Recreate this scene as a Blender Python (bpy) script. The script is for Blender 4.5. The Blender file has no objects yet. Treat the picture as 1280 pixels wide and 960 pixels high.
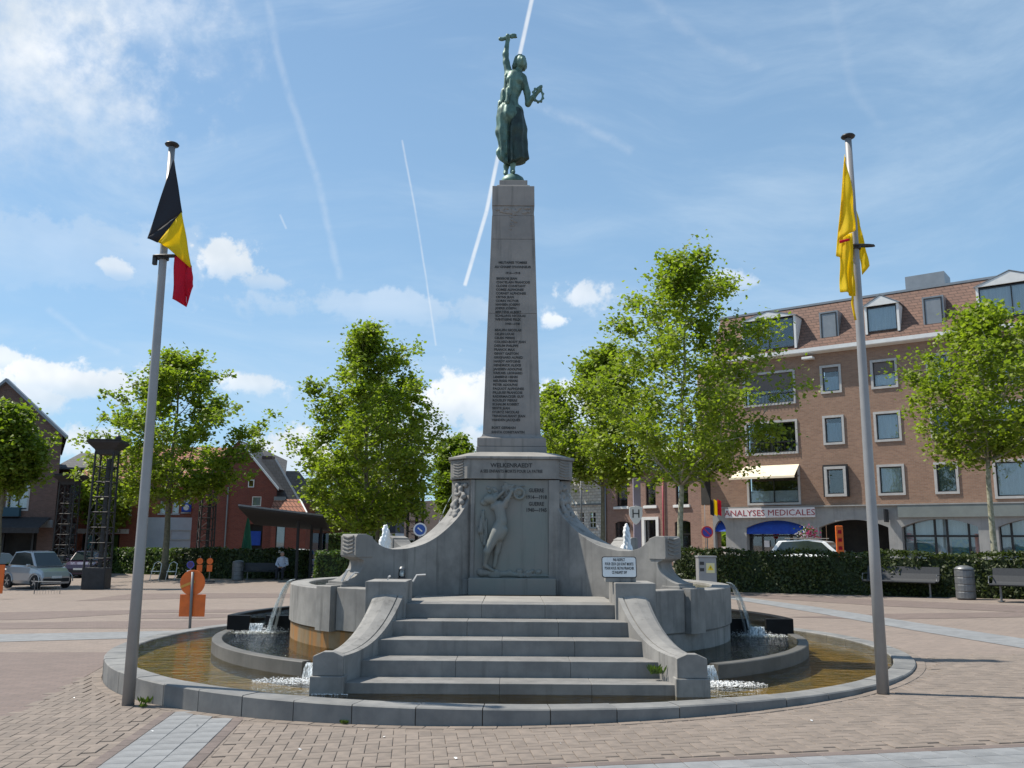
import bpy, bmesh, math, random
import numpy as np
from mathutils import Vector, Matrix
R = math.radians
scene = bpy.context.scene
col = scene.collection
random.seed(7); rng = np.random.default_rng(7)

# ---------------------------------------------------------------- camera
FPX = 1110.0; HZ = 677.0; CAMH = 1.65; ROLL = R(0.4); SLOPE = 0.022
PITCH = math.atan((HZ - 480) / FPX)
cam_d = bpy.data.cameras.new('camera'); cam = bpy.data.objects.new('camera', cam_d); col.objects.link(cam)
cam_d.sensor_fit = 'HORIZONTAL'; cam_d.sensor_width = 36; cam_d.lens = FPX / 1280 * 36
cam_d.clip_start = 0.1; cam_d.clip_end = 5000
cam.matrix_world = Matrix.Translation((0, 0, CAMH)) @ Matrix.Rotation(PITCH + math.pi / 2, 4, 'X') @ Matrix.Rotation(ROLL, 4, 'Z')
scene.camera = cam

# ---------------------------------------------------------------- light
SUN_AZ = math.atan2(-0.95, 0.31); SUN_EL = R(56)
sun_vec = Vector((math.sin(SUN_AZ) * math.cos(SUN_EL), math.cos(SUN_AZ) * math.cos(SUN_EL), math.sin(SUN_EL)))
sd = bpy.data.lights.new('sun', 'SUN'); sd.energy = 5.0; sd.angle = R(0.55); sd.color = (1.0, 0.93, 0.82)
so = bpy.data.objects.new('sun', sd); so.rotation_euler = sun_vec.to_track_quat('Z', 'Y').to_euler(); col.objects.link(so)
scene.view_settings.view_transform = 'Standard'; scene.view_settings.look = 'None'
scene.view_settings.exposure = 0.36; scene.view_settings.gamma = 1.0

def ray(px, py):                      # world direction seen at a photograph pixel
    dx, dy = px - 640, py - 480
    dx, dy = dx * math.cos(ROLL) + dy * math.sin(ROLL), -dx * math.sin(ROLL) + dy * math.cos(ROLL)
    a, b = dx / FPX, -dy / FPX; c, s = math.cos(PITCH), math.sin(PITCH)
    return Vector((a, c - b * s, s + b * c))
def gz(x): return SLOPE * max(-22, min(22, x))
def at(px, py, Y):                    # point at distance Y
    r = ray(px, py); return Vector((0, 0, CAMH)) + r * (Y / r.y)
def on_ground(px, py, dz=0.0):
    r = ray(px, py); t = CAMH / (SLOPE * r.x - r.z); return Vector((t * r.x, t * r.y, CAMH + t * r.z + dz))

# ---------------------------------------------------------------- sky
w = bpy.data.worlds.new('World'); scene.world = w; w.use_nodes = True
wn, wl = w.node_tree.nodes, w.node_tree.links
wn.clear()
class NB:                              # small expression helper for shader nodes
    def __init__(s, tree): s.t = tree
    def new(s, typ, **kw):
        n = s.t.nodes.new(typ)
        for k, v in kw.items(): setattr(n, k, v)
        return n
    def put(s, sock, v):
        if isinstance(v, bpy.types.NodeSocket): s.t.links.new(v, sock)
        elif v is not None: sock.default_value = v
    def m(s, op, a, b=None, c=None, clamp=False):
        n = s.new('ShaderNodeMath', operation=op, use_clamp=clamp)
        for i, v in enumerate((a, b, c)):
            if v is not None: s.put(n.inputs[i], v)
        return n.outputs[0]
    def v(s, op, a, b=None, scale=None):
        n = s.new('ShaderNodeVectorMath', operation=op)
        s.put(n.inputs[0], a)
        if b is not None: s.put(n.inputs[1], b)
        if scale is not None: s.put(n.inputs[3], scale)
        return n.outputs['Value'] if op in ('DOT_PRODUCT', 'LENGTH') else n.outputs[0]
    def sm(s, v, lo, hi, a=0.0, b=1.0):
        n = s.new('ShaderNodeMapRange', interpolation_type='SMOOTHSTEP'); s.put(n.inputs[0], v)
        for i, q in enumerate((lo, hi, a, b)): s.put(n.inputs[i + 1], q)
        return n.outputs[0]
    def noise(s, vec, scale, detail=3.0, rough=0.5, dist=0.0):
        n = s.new('ShaderNodeTexNoise'); s.put(n.inputs['Vector'], vec); n.inputs['Scale'].default_value = scale
        n.inputs['Detail'].default_value = detail; n.inputs['Roughness'].default_value = rough; n.inputs['Distortion'].default_value = dist
        return n.outputs['Fac']
    def mix(s, f, a, b, blend='MIX'):
        n = s.new('ShaderNodeMix', data_type='RGBA', blend_type=blend); s.put(n.inputs[0], f)
        for i, q in ((6, a), (7, b)):
            if isinstance(q, tuple) and len(q) == 3: q = q + (1.0,)
            s.put(n.inputs[i], q)
        return n.outputs[2]
W = NB(w.node_tree)
sky = W.new('ShaderNodeTexSky', sky_type='NISHITA'); sky.sun_disc = False
sky.sun_elevation = SUN_EL; sky.sun_rotation = SUN_AZ; sky.air_density = 1.0; sky.dust_density = 0.6; sky.ozone_density = 1.6; sky.altitude = 250
D = W.new('ShaderNodeTexCoord').outputs['Generated']
el = W.new('ShaderNodeSeparateXYZ'); W.put(el.inputs[0], D); elz = el.outputs[2]
base = W.mix(1.0, sky.outputs[0], (0.95, 1.12, 1.25), 'MULTIPLY')
haze = W.sm(elz, -0.02, 0.75, 0.62, 0.30)                     # air brightens toward the horizon
base = W.mix(haze, base, (4.0, 6.5, 8.9))
warp = W.new('ShaderNodeTexNoise'); W.put(warp.inputs['Vector'], D); warp.inputs['Scale'].default_value = 2.2; warp.inputs['Detail'].default_value = 2
Dw = W.v('ADD', D, W.v('SCALE', W.v('SUBTRACT', warp.outputs['Color'], (0.5, 0.5, 0.5)), scale=0.25))
streak_map = W.new('ShaderNodeMapping'); W.put(streak_map.inputs[0], Dw); streak_map.inputs['Rotation'].default_value = (0.3, 0.5, 0.35); streak_map.inputs['Scale'].default_value = (1.0, 3.0, 6.5)
cir = W.noise(streak_map.outputs[0], 1.7, 7, 0.62)
cirm = W.sm(cir, 0.40, 0.82, 0.0, 0.50)
base = W.mix(cirm, base, (6.2, 7.6, 9.0))
def local(px, py):
    c = ray(px, py).normalized(); r = c.cross(Vector((0, 0, 1))).normalized(); u = r.cross(c)
    k = W.v('DOT_PRODUCT', D, tuple(c))
    inv = W.m('DIVIDE', 1.0, W.m('MAXIMUM', k, 0.05))
    return W.m('MULTIPLY', W.v('DOT_PRODUCT', D, tuple(r)), inv), W.m('MULTIPLY', W.v('DOT_PRODUCT', D, tuple(u)), inv), W.m('GREATER_THAN', k, 0.3)
cn = W.noise(D, 17, 8, 0.6, 0.3); cn3 = W.noise(D, 48, 6, 0.6)
shade = W.noise(W.v('ADD', D, (0.02, 0.0, -0.03)), 9, 4, 0.55)
cloudm = None
for (px, py, rx, ry, st) in [(95, 478, 95, 30, 1), (25, 500, 60, 24, .8), (292, 330, 42, 30, 1), (330, 352, 40, 12, .5), (147, 336, 20, 11, .8), (318, 482, 45, 16, .8), (572, 505, 82, 50, 1),
        (560, 560, 120, 40, .8), (365, 572, 62, 32, 1), (735, 372, 36, 26, .75), (695, 402, 26, 16, .8), (100, 552, 55, 28, .9), (4, 452, 22, 18, .8), (470, 590, 100, 34, .7), (700, 520, 70, 60, .7), (905, 350, 40, 18, .45), (30, 60, 130, 120, 1.0), (90, 5, 150, 60, .55), (20, 300, 260, 50, .22), (500, 385, 240, 22, .30),
        (-250, 470, 180, 60, 1), (-500, 420, 200, 60, .9), (1550, 480, 200, 60, .9), (1900, 430, 200, 70, 1), (2600, 350, 300, 90, .9), (640, 560, 60, 40, .6)]:
    a, b, g = local(px, py)
    q = W.m('ADD', W.m('POWER', W.m('ABSOLUTE', W.m('DIVIDE', a, rx / FPX)), 2.0), W.m('POWER', W.m('ABSOLUTE', W.m('DIVIDE', b, ry / FPX)), 2.0))
    f = W.m('ADD', W.m('SUBTRACT', 1.0, W.m('SQRT', q)), W.m('ADD', W.m('MULTIPLY', W.m('SUBTRACT', cn, 0.5), 2.3), W.m('MULTIPLY', W.m('SUBTRACT', cn3, 0.5), 1.8)))
    lo, hi = (-0.05, 0.42) if py > 200 else (-0.5, 1.3)
    f = W.m('MULTIPLY', W.m('MULTIPLY', W.sm(f, lo, hi, 0.0, st), g), W.sm(b, -ry / FPX * 1.1, ry / FPX * .3, .35, 1.0))
    cloudm = f if cloudm is None else W.m('MAXIMUM', cloudm, f)
ccol = W.mix(W.sm(shade, 0.35, 0.65), (7.2, 7.9, 8.6), (10.4, 10.5, 10.6))
base = W.mix(W.m('MULTIPLY', cloudm, 0.93), base, ccol)
tn = W.noise(D, 60, 4, 0.6)
for pts, wd, st, soft in [([(668, -15), (636, 130), (608, 265), (581, 357)], 3.4, .72, .35), ([(336, 0), (345, 60), (372, 150), (400, 235), (414, 300), (425, 350)], 7, .15, 1.0),
        ([(503, 175), (522, 280), (533, 350), (545, 432)], 2.0, .34, .6), ([(350, 268), (358, 286)], 2, .3, .8), ([(665, 128), (720, 155), (790, 190)], 9, .13, 1.2),
        ([(1040, -10), (1065, 110), (1105, 160)], 9, .06, 1.2), ([(800, -10), (880, 55), (950, 85)], 11, .08, 1.2), ([(60, 385), (110, 425), (150, 440)], 6, .12, 1.2)]:
    for (x0, y0), (x1, y1) in zip(pts, pts[1:]):
        p, q = ray(x0, y0).normalized(), ray(x1, y1).normalized(); n = p.cross(q).normalized(); t = n.cross((p + q)).normalized(); mid = (p + q).normalized()
        dist = W.m('ABSOLUTE', W.v('DOT_PRODUCT', D, tuple(n)))
        if soft > .5: dist = W.m('ABSOLUTE', W.m('ADD', W.v('DOT_PRODUCT', D, tuple(n)), W.m('MULTIPLY', W.m('SUBTRACT', cn, 0.5), wd * 1.2 / FPX)))
        along = W.m('ABSOLUTE', W.v('DOT_PRODUCT', D, tuple(t))); half = math.sin((p.angle(q)) / 2)
        wdt = wd / FPX
        f = W.m('MULTIPLY', W.sm(dist, wdt, wdt * .25 if soft < .5 else 0.0), W.sm(along, half + wdt * .5, half - wdt * .5))
        f = W.m('MULTIPLY', f, W.m('GREATER_THAN', W.v('DOT_PRODUCT', D, tuple(mid)), 0.2))
        f = W.m('MULTIPLY', f, W.sm(tn, 0.3, 0.6, 1 - soft * .6 if soft < 1.5 else 0, 1.0))
        base = W.mix(W.m('MULTIPLY', f, st), base, (8.8, 9.2, 9.6))
bg = W.new('ShaderNodeBackground'); W.put(bg.inputs[0], base); bg.inputs[1].default_value = 0.082
wo = W.new('ShaderNodeOutputWorld'); wl.new(bg.outputs[0], wo.inputs[0])
w.cycles.sampling_method = 'MANUAL'; w.cycles.sample_map_resolution = 512

# ---------------------------------------------------------------- mesh helpers
class MB:
    def __init__(s): s.v = []; s.f = []; s.mi = []; s.cur = 0
    def add(s, vs, fs):
        o = len(s.v); s.v += [tuple(p) for p in vs]; s.f += [tuple(i + o for i in f) for f in fs]; s.mi += [s.cur] * len(fs); return s
    def box(s, c, d, rz=0.0, M=None):
        x, y, z = d[0] / 2, d[1] / 2, d[2] / 2
        ca, sa = math.cos(rz), math.sin(rz)
        vs = []
        for k in range(8):
            p = Vector(((-x, x)[k & 1], (-y, y)[k >> 1 & 1], (-z, z)[k >> 2 & 1]))
            p = M @ p if M else Vector((p.x * ca - p.y * sa, p.x * sa + p.y * ca, p.z))
            vs.append(p + Vector(c))
        return s.add(vs, [(0, 2, 3, 1), (4, 5, 7, 6), (0, 1, 5, 4), (2, 6, 7, 3), (0, 4, 6, 2), (1, 3, 7, 5)])
    def bx(s, x0, x1, y0, y1, z0, z1): return s.box(((x0 + x1) / 2, (y0 + y1) / 2, (z0 + z1) / 2), (abs(x1 - x0), abs(y1 - y0), abs(z1 - z0)))
    def loft(s, rings, closed=True, caps=True):
        n = len(rings[0]); vs = [p for r in rings for p in r]; fs = []
        for i in range(len(rings) - 1):
            for j in range(n if closed else n - 1):
                k = (j + 1) % n
                fs.append((i * n + j, i * n + k, (i + 1) * n + k, (i + 1) * n + j))
        if caps and closed: fs.append(tuple(range(n))[::-1]); fs.append(tuple((len(rings) - 1) * n + j for j in range(n)))
        return s.add(vs, fs)
    def tube(s, pts, r, n=8, caps=True):
        pts = [Vector(p) for p in pts]; rr = r if isinstance(r, (list, tuple)) else [r] * len(pts); rings = []
        up = Vector((0, 0, 1))
        for i, p in enumerate(pts):
            t = (pts[min(i + 1, len(pts) - 1)] - pts[max(i - 1, 0)]).normalized()
            a = t.cross(Vector((0.01, 1, 0.02)) if abs(t.z) > .9 else up).normalized(); b = a.cross(t)
            rings.append([p + (a * math.cos(2 * math.pi * j / n) + b * math.sin(2 * math.pi * j / n)) * rr[i] for j in range(n)])
        return s.loft(rings, caps=caps)
    def lathe(s, prof, c=(0, 0, 0), n=24):
        rings = [[(c[0] + r * math.cos(2 * math.pi * j / n), c[1] + r * math.sin(2 * math.pi * j / n), c[2] + z) for j in range(n)] for r, z in prof]
        return s.loft(rings)
    def prism(s, poly, f):   # poly 2D extruded, f(a, b, side) -> 3D
        n = len(poly); vs = [f(a, b, 0) for a, b in poly] + [f(a, b, 1) for a, b in poly]
        return s.add(vs, [tuple(range(n))[::-1], tuple(range(n, 2 * n))] + [(i, (i + 1) % n, n + (i + 1) % n, n + i) for i in range(n)])
    def sector(s, c, r0, r1, a0, a1, z0, z1, n=24):   # ring sector, angles in radians
        full = abs(a1 - a0 - 2 * math.pi) < 1e-6; vs = []; fs = []
        m = n if full else n + 1
        for i in range(m):
            a = a0 + (a1 - a0) * i / n; ca, sa = math.cos(a), math.sin(a)
            vs += [(c[0] + r * ca, c[1] + r * sa, z) for r, z in ((r0, z0), (r1, z0), (r1, z1), (r0, z1))]
        for i in range(n):
            j = (i + 1) % m
            for k in range(4):
                l = (k + 1) % 4; fs.append((i * 4 + k, j * 4 + k, j * 4 + l, i * 4 + l))
        if not full: fs += [(0, 1, 2, 3)[::-1], tuple((m - 1) * 4 + k for k in range(4))]
        return s.add(vs, fs)
    def build(s, name, mat, parent=None, label=None, bevel=0.0, smooth=False, solid=0.0, fixn=True, segs=2):
        org = parent_loc(parent)
        me = bpy.data.meshes.new(name)
        me.from_pydata([(p[0] - org[0], p[1] - org[1], p[2] - org[2]) for p in s.v], [], s.f)
        for m in (mat if isinstance(mat, (list, tuple)) else [mat]): me.materials.append(m)
        if len(me.materials) > 1: me.polygons.foreach_set('material_index', s.mi)
        if fixn:
            b = bmesh.new(); b.from_mesh(me); bmesh.ops.recalc_face_normals(b, faces=b.faces); b.to_mesh(me); b.free()
        o = bpy.data.objects.new(name, me); col.objects.link(o)
        if parent: o.parent = parent
        if label: o['label'] = label
        if smooth: me.shade_smooth()
        if solid: md = o.modifiers.new('solid', 'SOLIDIFY'); md.thickness = solid; md.offset = 0
        if bevel: md = o.modifiers.new('bevel', 'BEVEL'); md.width = bevel; md.segments = segs; md.limit_method = 'ANGLE'; md.angle_limit = R(30)
        return o
def parent_loc(p):
    v = Vector((0, 0, 0))
    while p: v += p.location; p = p.parent
    return v
def empty(name, loc, label, cat, group=None, rz=0.0):
    o = bpy.data.objects.new(name, None); col.objects.link(o); o.location = loc; o.empty_display_size = .2
    if rz: o.rotation_euler.z = rz
    o['label'] = label; o['category'] = cat
    if group: o['group'] = group
    return o
def tag(o, label, cat, group=None):
    o['label'] = label; o['category'] = cat
    if group: o['group'] = group
    return o
def kind(o, k, label=None):
    o['kind'] = k
    if label: o['label'] = label
    return o
def copy_tree(o, parent=None):
    c = o.copy(); col.objects.link(c)
    if parent: c.parent = parent
    for ch in list(o.children): copy_tree(ch, c)
    return c
def text(body, name, mat, parent, size, M, depth=0.004, align='CENTER', bold=0.0, squeeze=1.0):
    cu = bpy.data.curves.new(name, 'FONT'); cu.body = body; cu.size = size; cu.align_x = align; cu.extrude = depth; cu.offset = bold
    cu.resolution_u = 2; cu.space_line = 1.0
    t = bpy.data.objects.new(name, cu); col.objects.link(t)
    dg = bpy.context.evaluated_depsgraph_get(); me = bpy.data.meshes.new_from_object(t.evaluated_get(dg))
    bpy.data.objects.remove(t); me.name = name; me.materials.clear(); me.materials.append(mat)
    org = parent_loc(parent)
    for v in me.vertices:
        p = M @ Vector((v.co.x * squeeze, v.co.y, v.co.z)); v.co = p - org if parent else p
    o = bpy.data.objects.new(name, me); col.objects.link(o)
    if parent: o.parent = parent
    return o
def face_M(p, rz=0.0, tilt=0.0):      # text standing upright at p, facing -Y turned by rz
    return Matrix.Translation(p) @ Matrix.Rotation(rz, 4, 'Z') @ Matrix.Rotation(R(90) - tilt, 4, 'X')

# signed-distance modelling: smooth union of tapered capsules / ellipsoids -> one continuous surface
def sdf_mesh(prims, k, h, bump=None, lo=None, hi=None):
    P = np.array([q for p in prims for q in ((p[1], p[2]) if p[0] == 'c' else (np.array(p[1]) - np.array(p[2]), np.array(p[1]) + np.array(p[2])))], float)
    rmax = max([max(p[3], p[4]) for p in prims if p[0] == 'c'] + [0.0]) + 3 * h + k * .3
    lo = P.min(0) - rmax if lo is None else np.array(lo, float); hi = P.max(0) + rmax if hi is None else np.array(hi, float)
    n = np.ceil((hi - lo) / h).astype(int) + 1
    X, Y, Z = np.meshgrid(*[lo[i] + h * np.arange(n[i]) for i in range(3)], indexing='ij'); G = np.stack([X, Y, Z], -1)
    F = np.full(X.shape, 9.0)
    for p in prims:
        if p[0] == 'c':
            a, b = np.array(p[1], float), np.array(p[2], float); ba = b - a; t = np.clip(((G - a) @ ba) / max(ba @ ba, 1e-9), 0, 1)
            d = np.linalg.norm(G - a - t[..., None] * ba, axis=-1) - (p[3] + (p[4] - p[3]) * t)
        else:
            r = np.array(p[2], float); q = (G - np.array(p[1])) / r; kk = np.linalg.norm(q, axis=-1); d = (kk - 1) * r.min() * np.clip(kk, .6, 1) ** 0
        kl = p[-1] if isinstance(p[-1], str) else None
        if kl == 'cut': F = np.maximum(F, -d); continue
        hh = np.clip(.5 + .5 * (d - F) / k, 0, 1); F = d * (1 - hh) + F * hh - k * hh * (1 - hh)
    if bump is not None: F = F + bump(X, Y, Z)
    S = F < 0
    cx = [np.s_[:-1, :-1, :-1], np.s_[1:, :-1, :-1], np.s_[:-1, 1:, :-1], np.s_[1:, 1:, :-1], np.s_[:-1, :-1, 1:], np.s_[1:, :-1, 1:], np.s_[:-1, 1:, 1:], np.s_[1:, 1:, 1:]]
    cnt = sum(S[c].astype(int) for c in cx); act = (cnt > 0) & (cnt < 8)
    idx = -np.ones(act.shape, int); idx[act] = np.arange(act.sum())
    acc = np.zeros((act.sum(), 3)); num = np.zeros(act.sum()); off = [np.array([i & 1, i >> 1 & 1, i >> 2 & 1], float) for i in range(8)]
    for i, j in [(0, 1), (2, 3), (4, 5), (6, 7), (0, 2), (1, 3), (4, 6), (5, 7), (0, 4), (1, 5), (2, 6), (3, 7)]:
        fa, fb = F[cx[i]][act], F[cx[j]][act]; cr = (fa < 0) != (fb < 0); t = np.where(cr, fa / np.where(cr, fa - fb, 1), 0)
        acc += np.where(cr[:, None], off[i] + t[:, None] * (off[j] - off[i]), 0); num += cr
    V = (np.argwhere(act) + acc / num[:, None]) * h + lo
    Q = []
    for ax in range(3):
        a = [slice(None)] * 3; b = [slice(None)] * 3; a[ax] = slice(None, -1); b[ax] = slice(1, None)
        ch = S[tuple(a)] != S[tuple(b)]; sg = S[tuple(a)]
        o1, o2 = [(1, 2), (2, 0), (0, 1)][ax]
        e = np.argwhere(ch); e = e[(e[:, o1] > 0) & (e[:, o2] > 0) & (e[:, o1] < n[o1] - 1) & (e[:, o2] < n[o2] - 1)]
        s_ = sg[tuple(e.T)]
        u = np.zeros(3, int); u[o1] = 1; v = np.zeros(3, int); v[o2] = 1
        q = np.stack([idx[tuple((e - u - v).T)], idx[tuple((e - v).T)], idx[tuple(e.T)], idx[tuple((e - u).T)]], 1)
        q[~s_] = q[~s_][:, ::-1]; Q.append(q)
    Q = np.concatenate(Q); Q = Q[(Q >= 0).all(1)]
    return V, Q
def np_obj(name, V, Q, mat, parent=None, smooth=True):
    me = bpy.data.meshes.new(name); V = np.asarray(V, float) - np.array(parent_loc(parent))
    n, m, kq = len(V), len(Q), Q.shape[1]
    me.vertices.add(n); me.vertices.foreach_set('co', V.ravel()); me.loops.add(m * kq); me.loops.foreach_set('vertex_index', Q.ravel().astype(np.int32))
    me.polygons.add(m); me.polygons.foreach_set('loop_start', np.arange(0, m * kq, kq, dtype=np.int32)); me.polygons.foreach_set('loop_total', np.full(m, kq, np.int32))
    me.update(calc_edges=True); me.validate(); me.materials.append(mat)
    if smooth: me.shade_smooth()
    o = bpy.data.objects.new(name, me); col.objects.link(o)
    if parent: o.parent = parent
    return o

# ---------------------------------------------------------------- materials
def mat(name, c1, c2=None, scale=4.0, rough=0.8, bump=0.0, bscale=None, metal=0.0, streak=0.0, streak_col=(0.05, 0.05, 0.045), island=0.0, spec=0.5, grime=0.0, detail=5, stretch=None, coat=0.0):
    m = bpy.data.materials.new(name); m.use_nodes = True; t = NB(m.node_tree); b = m.node_tree.nodes['Principled BSDF']
    tc = t.new('ShaderNodeTexCoord').outputs['Object']
    vec = tc
    if stretch:
        mp = t.new('ShaderNodeMapping'); t.put(mp.inputs[0], tc); mp.inputs['Scale'].default_value = stretch; vec = mp.outputs[0]
    c = (c1[0], c1[1], c1[2], 1)
    out = None
    if c2 is not None: out = t.mix(t.sm(t.noise(vec, scale, detail, .62), .3, .7), c1, c2)
    if out is None: out = t.mix(0.0, c1, c1)
    if island:
        ri = t.new('ShaderNodeNewGeometry').outputs['Random Per Island']; ro = t.new('ShaderNodeObjectInfo').outputs['Random']
        r = t.m('FRACT', t.m('ADD', ri, ro)); f = t.m('ADD', 1 - island, t.m('MULTIPLY', r, 2 * island))
        cx = t.new('ShaderNodeCombineXYZ'); [t.put(cx.inputs[i], f) for i in range(3)]
        out = t.mix(1.0, out, cx.outputs[0], 'MULTIPLY')
    if streak:
        mp = t.new('ShaderNodeMapping'); t.put(mp.inputs[0], tc); mp.inputs['Scale'].default_value = (7, 7, .5)
        f = t.m('MULTIPLY', t.sm(t.noise(mp.outputs[0], 1.3, 5, .6), .5 if streak < .75 else .40, .78 if streak < .75 else .60), streak); out = t.mix(f, out, streak_col)
    if grime:
        f = t.m('MULTIPLY', t.sm(t.noise(tc, .7, 4, .6), .45, .75), grime); out = t.mix(f, out, tuple(x * .55 for x in c1))
    m.node_tree.links.new(out, b.inputs['Base Color'])
    b.inputs['Roughness'].default_value = rough; b.inputs['Metallic'].default_value = metal; b.inputs['Specular IOR Level'].default_value = spec
    if coat: b.inputs['Coat Weight'].default_value = coat; b.inputs['Coat Roughness'].default_value = .05
    if bump:
        bn = t.new('ShaderNodeBump'); bn.inputs['Strength'].default_value = min(1, bump * 8); bn.inputs['Distance'].default_value = bump
        t.put(bn.inputs['Height'], t.noise(vec, bscale or scale * 6, 4, .65)); m.node_tree.links.new(bn.outputs[0], b.inputs['Normal'])
    return m
def brick_mat(name, c1, c2, mortar, bw, bh, mort=.01, rough=.85, along='xy', var=.25, squash_noise=True, offs=.5, bump=.01):
    m = bpy.data.materials.new(name); m.use_nodes = True; t = NB(m.node_tree); b = m.node_tree.nodes['Principled BSDF']
    tc = t.new('ShaderNodeTexCoord').outputs['Object']; s = t.new('ShaderNodeSeparateXYZ'); t.put(s.inputs[0], tc)
    cb = t.new('ShaderNodeCombineXYZ')
    if along == 'xy': t.put(cb.inputs[0], t.m('ADD', s.outputs[0], s.outputs[1])); t.put(cb.inputs[1], s.outputs[2])
    elif along == 'ground':
        a = R(-6.3); t.put(cb.inputs[0], t.m('ADD', t.m('MULTIPLY', s.outputs[0], .994), t.m('MULTIPLY', s.outputs[1], .11))); t.put(cb.inputs[1], t.m('SUBTRACT', t.m('MULTIPLY', s.outputs[1], .994), t.m('MULTIPLY', s.outputs[0], .11)))
    br = t.new('ShaderNodeTexBrick'); t.put(br.inputs['Vector'], cb.outputs[0]); br.inputs['Scale'].default_value = 1.0
    for k, v in (('Color1', c1), ('Color2', c2), ('Mortar', mortar)): br.inputs[k].default_value = (*v, 1)
    br.inputs['Mortar Size'].default_value = mort; br.inputs['Mortar Smooth'].default_value = .3; br.inputs['Brick Width'].default_value = bw; br.inputs['Row Height'].default_value = bh; br.offset = offs
    out = br.outputs['Color']
    f1 = t.m('ADD', 1 - var, t.m('MULTIPLY', t.noise(tc, .9, 6, .65), 2 * var))
    f2 = t.m('ADD', .86, t.m('MULTIPLY', t.noise(tc, 9, 3, .6), .28)); f = t.m('MULTIPLY', f1, f2)
    cx = t.new('ShaderNodeCombineXYZ'); [t.put(cx.inputs[i], f) for i in range(3)]
    out = t.mix(1.0, out, cx.outputs[0], 'MULTIPLY'); m.node_tree.links.new(out, b.inputs['Base Color']); b.inputs['Roughness'].default_value = rough
    if bump:
        bn = t.new('ShaderNodeBump'); bn.inputs['Strength'].default_value = .6; bn.inputs['Distance'].default_value = bump; bn.invert = True
        t.put(bn.inputs['Height'], br.outputs['Fac']); m.node_tree.links.new(bn.outputs[0], b.inputs['Normal'])
    return m
def leaf_mat(name, c1, c2, trans=.45):
    m = bpy.data.materials.new(name); m.use_nodes = True; t = NB(m.node_tree); nt = m.node_tree; b = nt.nodes['Principled BSDF']
    g = t.new('ShaderNodeNewGeometry').outputs['Random Per Island']; tc = t.new('ShaderNodeTexCoord').outputs['Object']
    f = t.m('ADD', t.m('MULTIPLY', g, .6), t.m('MULTIPLY', t.noise(tc, .7, 2), .5), clamp=True)
    c = t.mix(f, c1, c2); nt.links.new(c, b.inputs['Base Color']); b.inputs['Roughness'].default_value = .5; b.inputs['Specular IOR Level'].default_value = .35
    tr = t.new('ShaderNodeBsdfTranslucent'); c2_ = t.mix(1.0, c, (1.45, 1.7, .6), 'MULTIPLY'); nt.links.new(c2_, tr.inputs[0])
    mx = t.new('ShaderNodeMixShader'); mx.inputs[0].default_value = trans; nt.links.new(b.outputs[0], mx.inputs[1]); nt.links.new(tr.outputs[0], mx.inputs[2])
    nt.links.new(mx.outputs[0], nt.nodes['Material Output'].inputs[0]); return m
def water_mat(name, tint, bscale, bump, stretch=(1, 1, 1)):
    m = bpy.data.materials.new(name); m.use_nodes = True; t = NB(m.node_tree); nt = m.node_tree; nt.nodes.remove(nt.nodes['Principled BSDF'])
    tc = t.new('ShaderNodeTexCoord').outputs['Object']; mp = t.new('ShaderNodeMapping'); t.put(mp.inputs[0], tc); mp.inputs['Scale'].default_value = stretch
    hgt = t.m('ADD', t.noise(mp.outputs[0], bscale, 3, .55, .6), t.m('MULTIPLY', t.noise(mp.outputs[0], bscale * 3.1, 2, .5, .4), .35))
    bn = t.new('ShaderNodeBump'); bn.inputs['Strength'].default_value = 1.0; bn.inputs['Distance'].default_value = bump; t.put(bn.inputs['Height'], hgt)
    tr = t.new('ShaderNodeBsdfTransparent'); tr.inputs[0].default_value = (*tint, 1)
    gl = t.new('ShaderNodeBsdfGlossy'); gl.inputs['Roughness'].default_value = .03; nt.links.new(bn.outputs[0], gl.inputs['Normal'])
    fr = t.new('ShaderNodeFresnel'); fr.inputs[0].default_value = 1.33; nt.links.new(bn.outputs[0], fr.inputs['Normal'])
    mx = t.new('ShaderNodeMixShader'); nt.links.new(fr.outputs[0], mx.inputs[0]); nt.links.new(tr.outputs[0], mx.inputs[1]); nt.links.new(gl.outputs[0], mx.inputs[2])
    nt.links.new(mx.outputs[0], nt.nodes['Material Output'].inputs[0]); return m
def glass_mat(name, tint=(.55, .6, .62), boost=.12):
    m = bpy.data.materials.new(name); m.use_nodes = True; t = NB(m.node_tree); nt = m.node_tree; nt.nodes.remove(nt.nodes['Principled BSDF'])
    tr = t.new('ShaderNodeBsdfTransparent'); tr.inputs[0].default_value = (*tint, 1); gl = t.new('ShaderNodeBsdfGlossy'); gl.inputs['Roughness'].default_value = .02
    fr = t.new('ShaderNodeFresnel'); fr.inputs[0].default_value = 1.5
    mx = t.new('ShaderNodeMixShader'); t.put(mx.inputs[0], t.m('ADD', fr.outputs[0], boost, clamp=True)); nt.links.new(tr.outputs[0], mx.inputs[1]); nt.links.new(gl.outputs[0], mx.inputs[2])
    nt.links.new(mx.outputs[0], nt.nodes['Material Output'].inputs[0]); return m
M = {}
M['stone'] = mat('bluestone', (.29, .28, .262), (.185, .18, .172), 2.6, .82, .005, 55, streak=.7, grime=.6)
M['stone_step'] = mat('bluestone_steps', (.225, .218, .206), (.155, .152, .147), 4.0, .75, .003, 50, streak=.35, grime=.5)
M['stone_pale'] = mat('pale_bluestone', (.29, .275, .25), (.215, .205, .19), 2.4, .85, .004, 45, streak=.3, streak_col=(.13, .14, .12), grime=.25)
M['obelisk'] = mat('obelisk_stone', (.32, .295, .27), (.23, .22, .21), 1.8, .85, .004, 45, streak=.7, streak_col=(.09, .09, .085), grime=.5)
M['stone_green'] = mat('verdigris_stain_stone', (.195, .215, .20), (.23, .225, .21), 2.0, .85, .003, 40, streak=.4)
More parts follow.
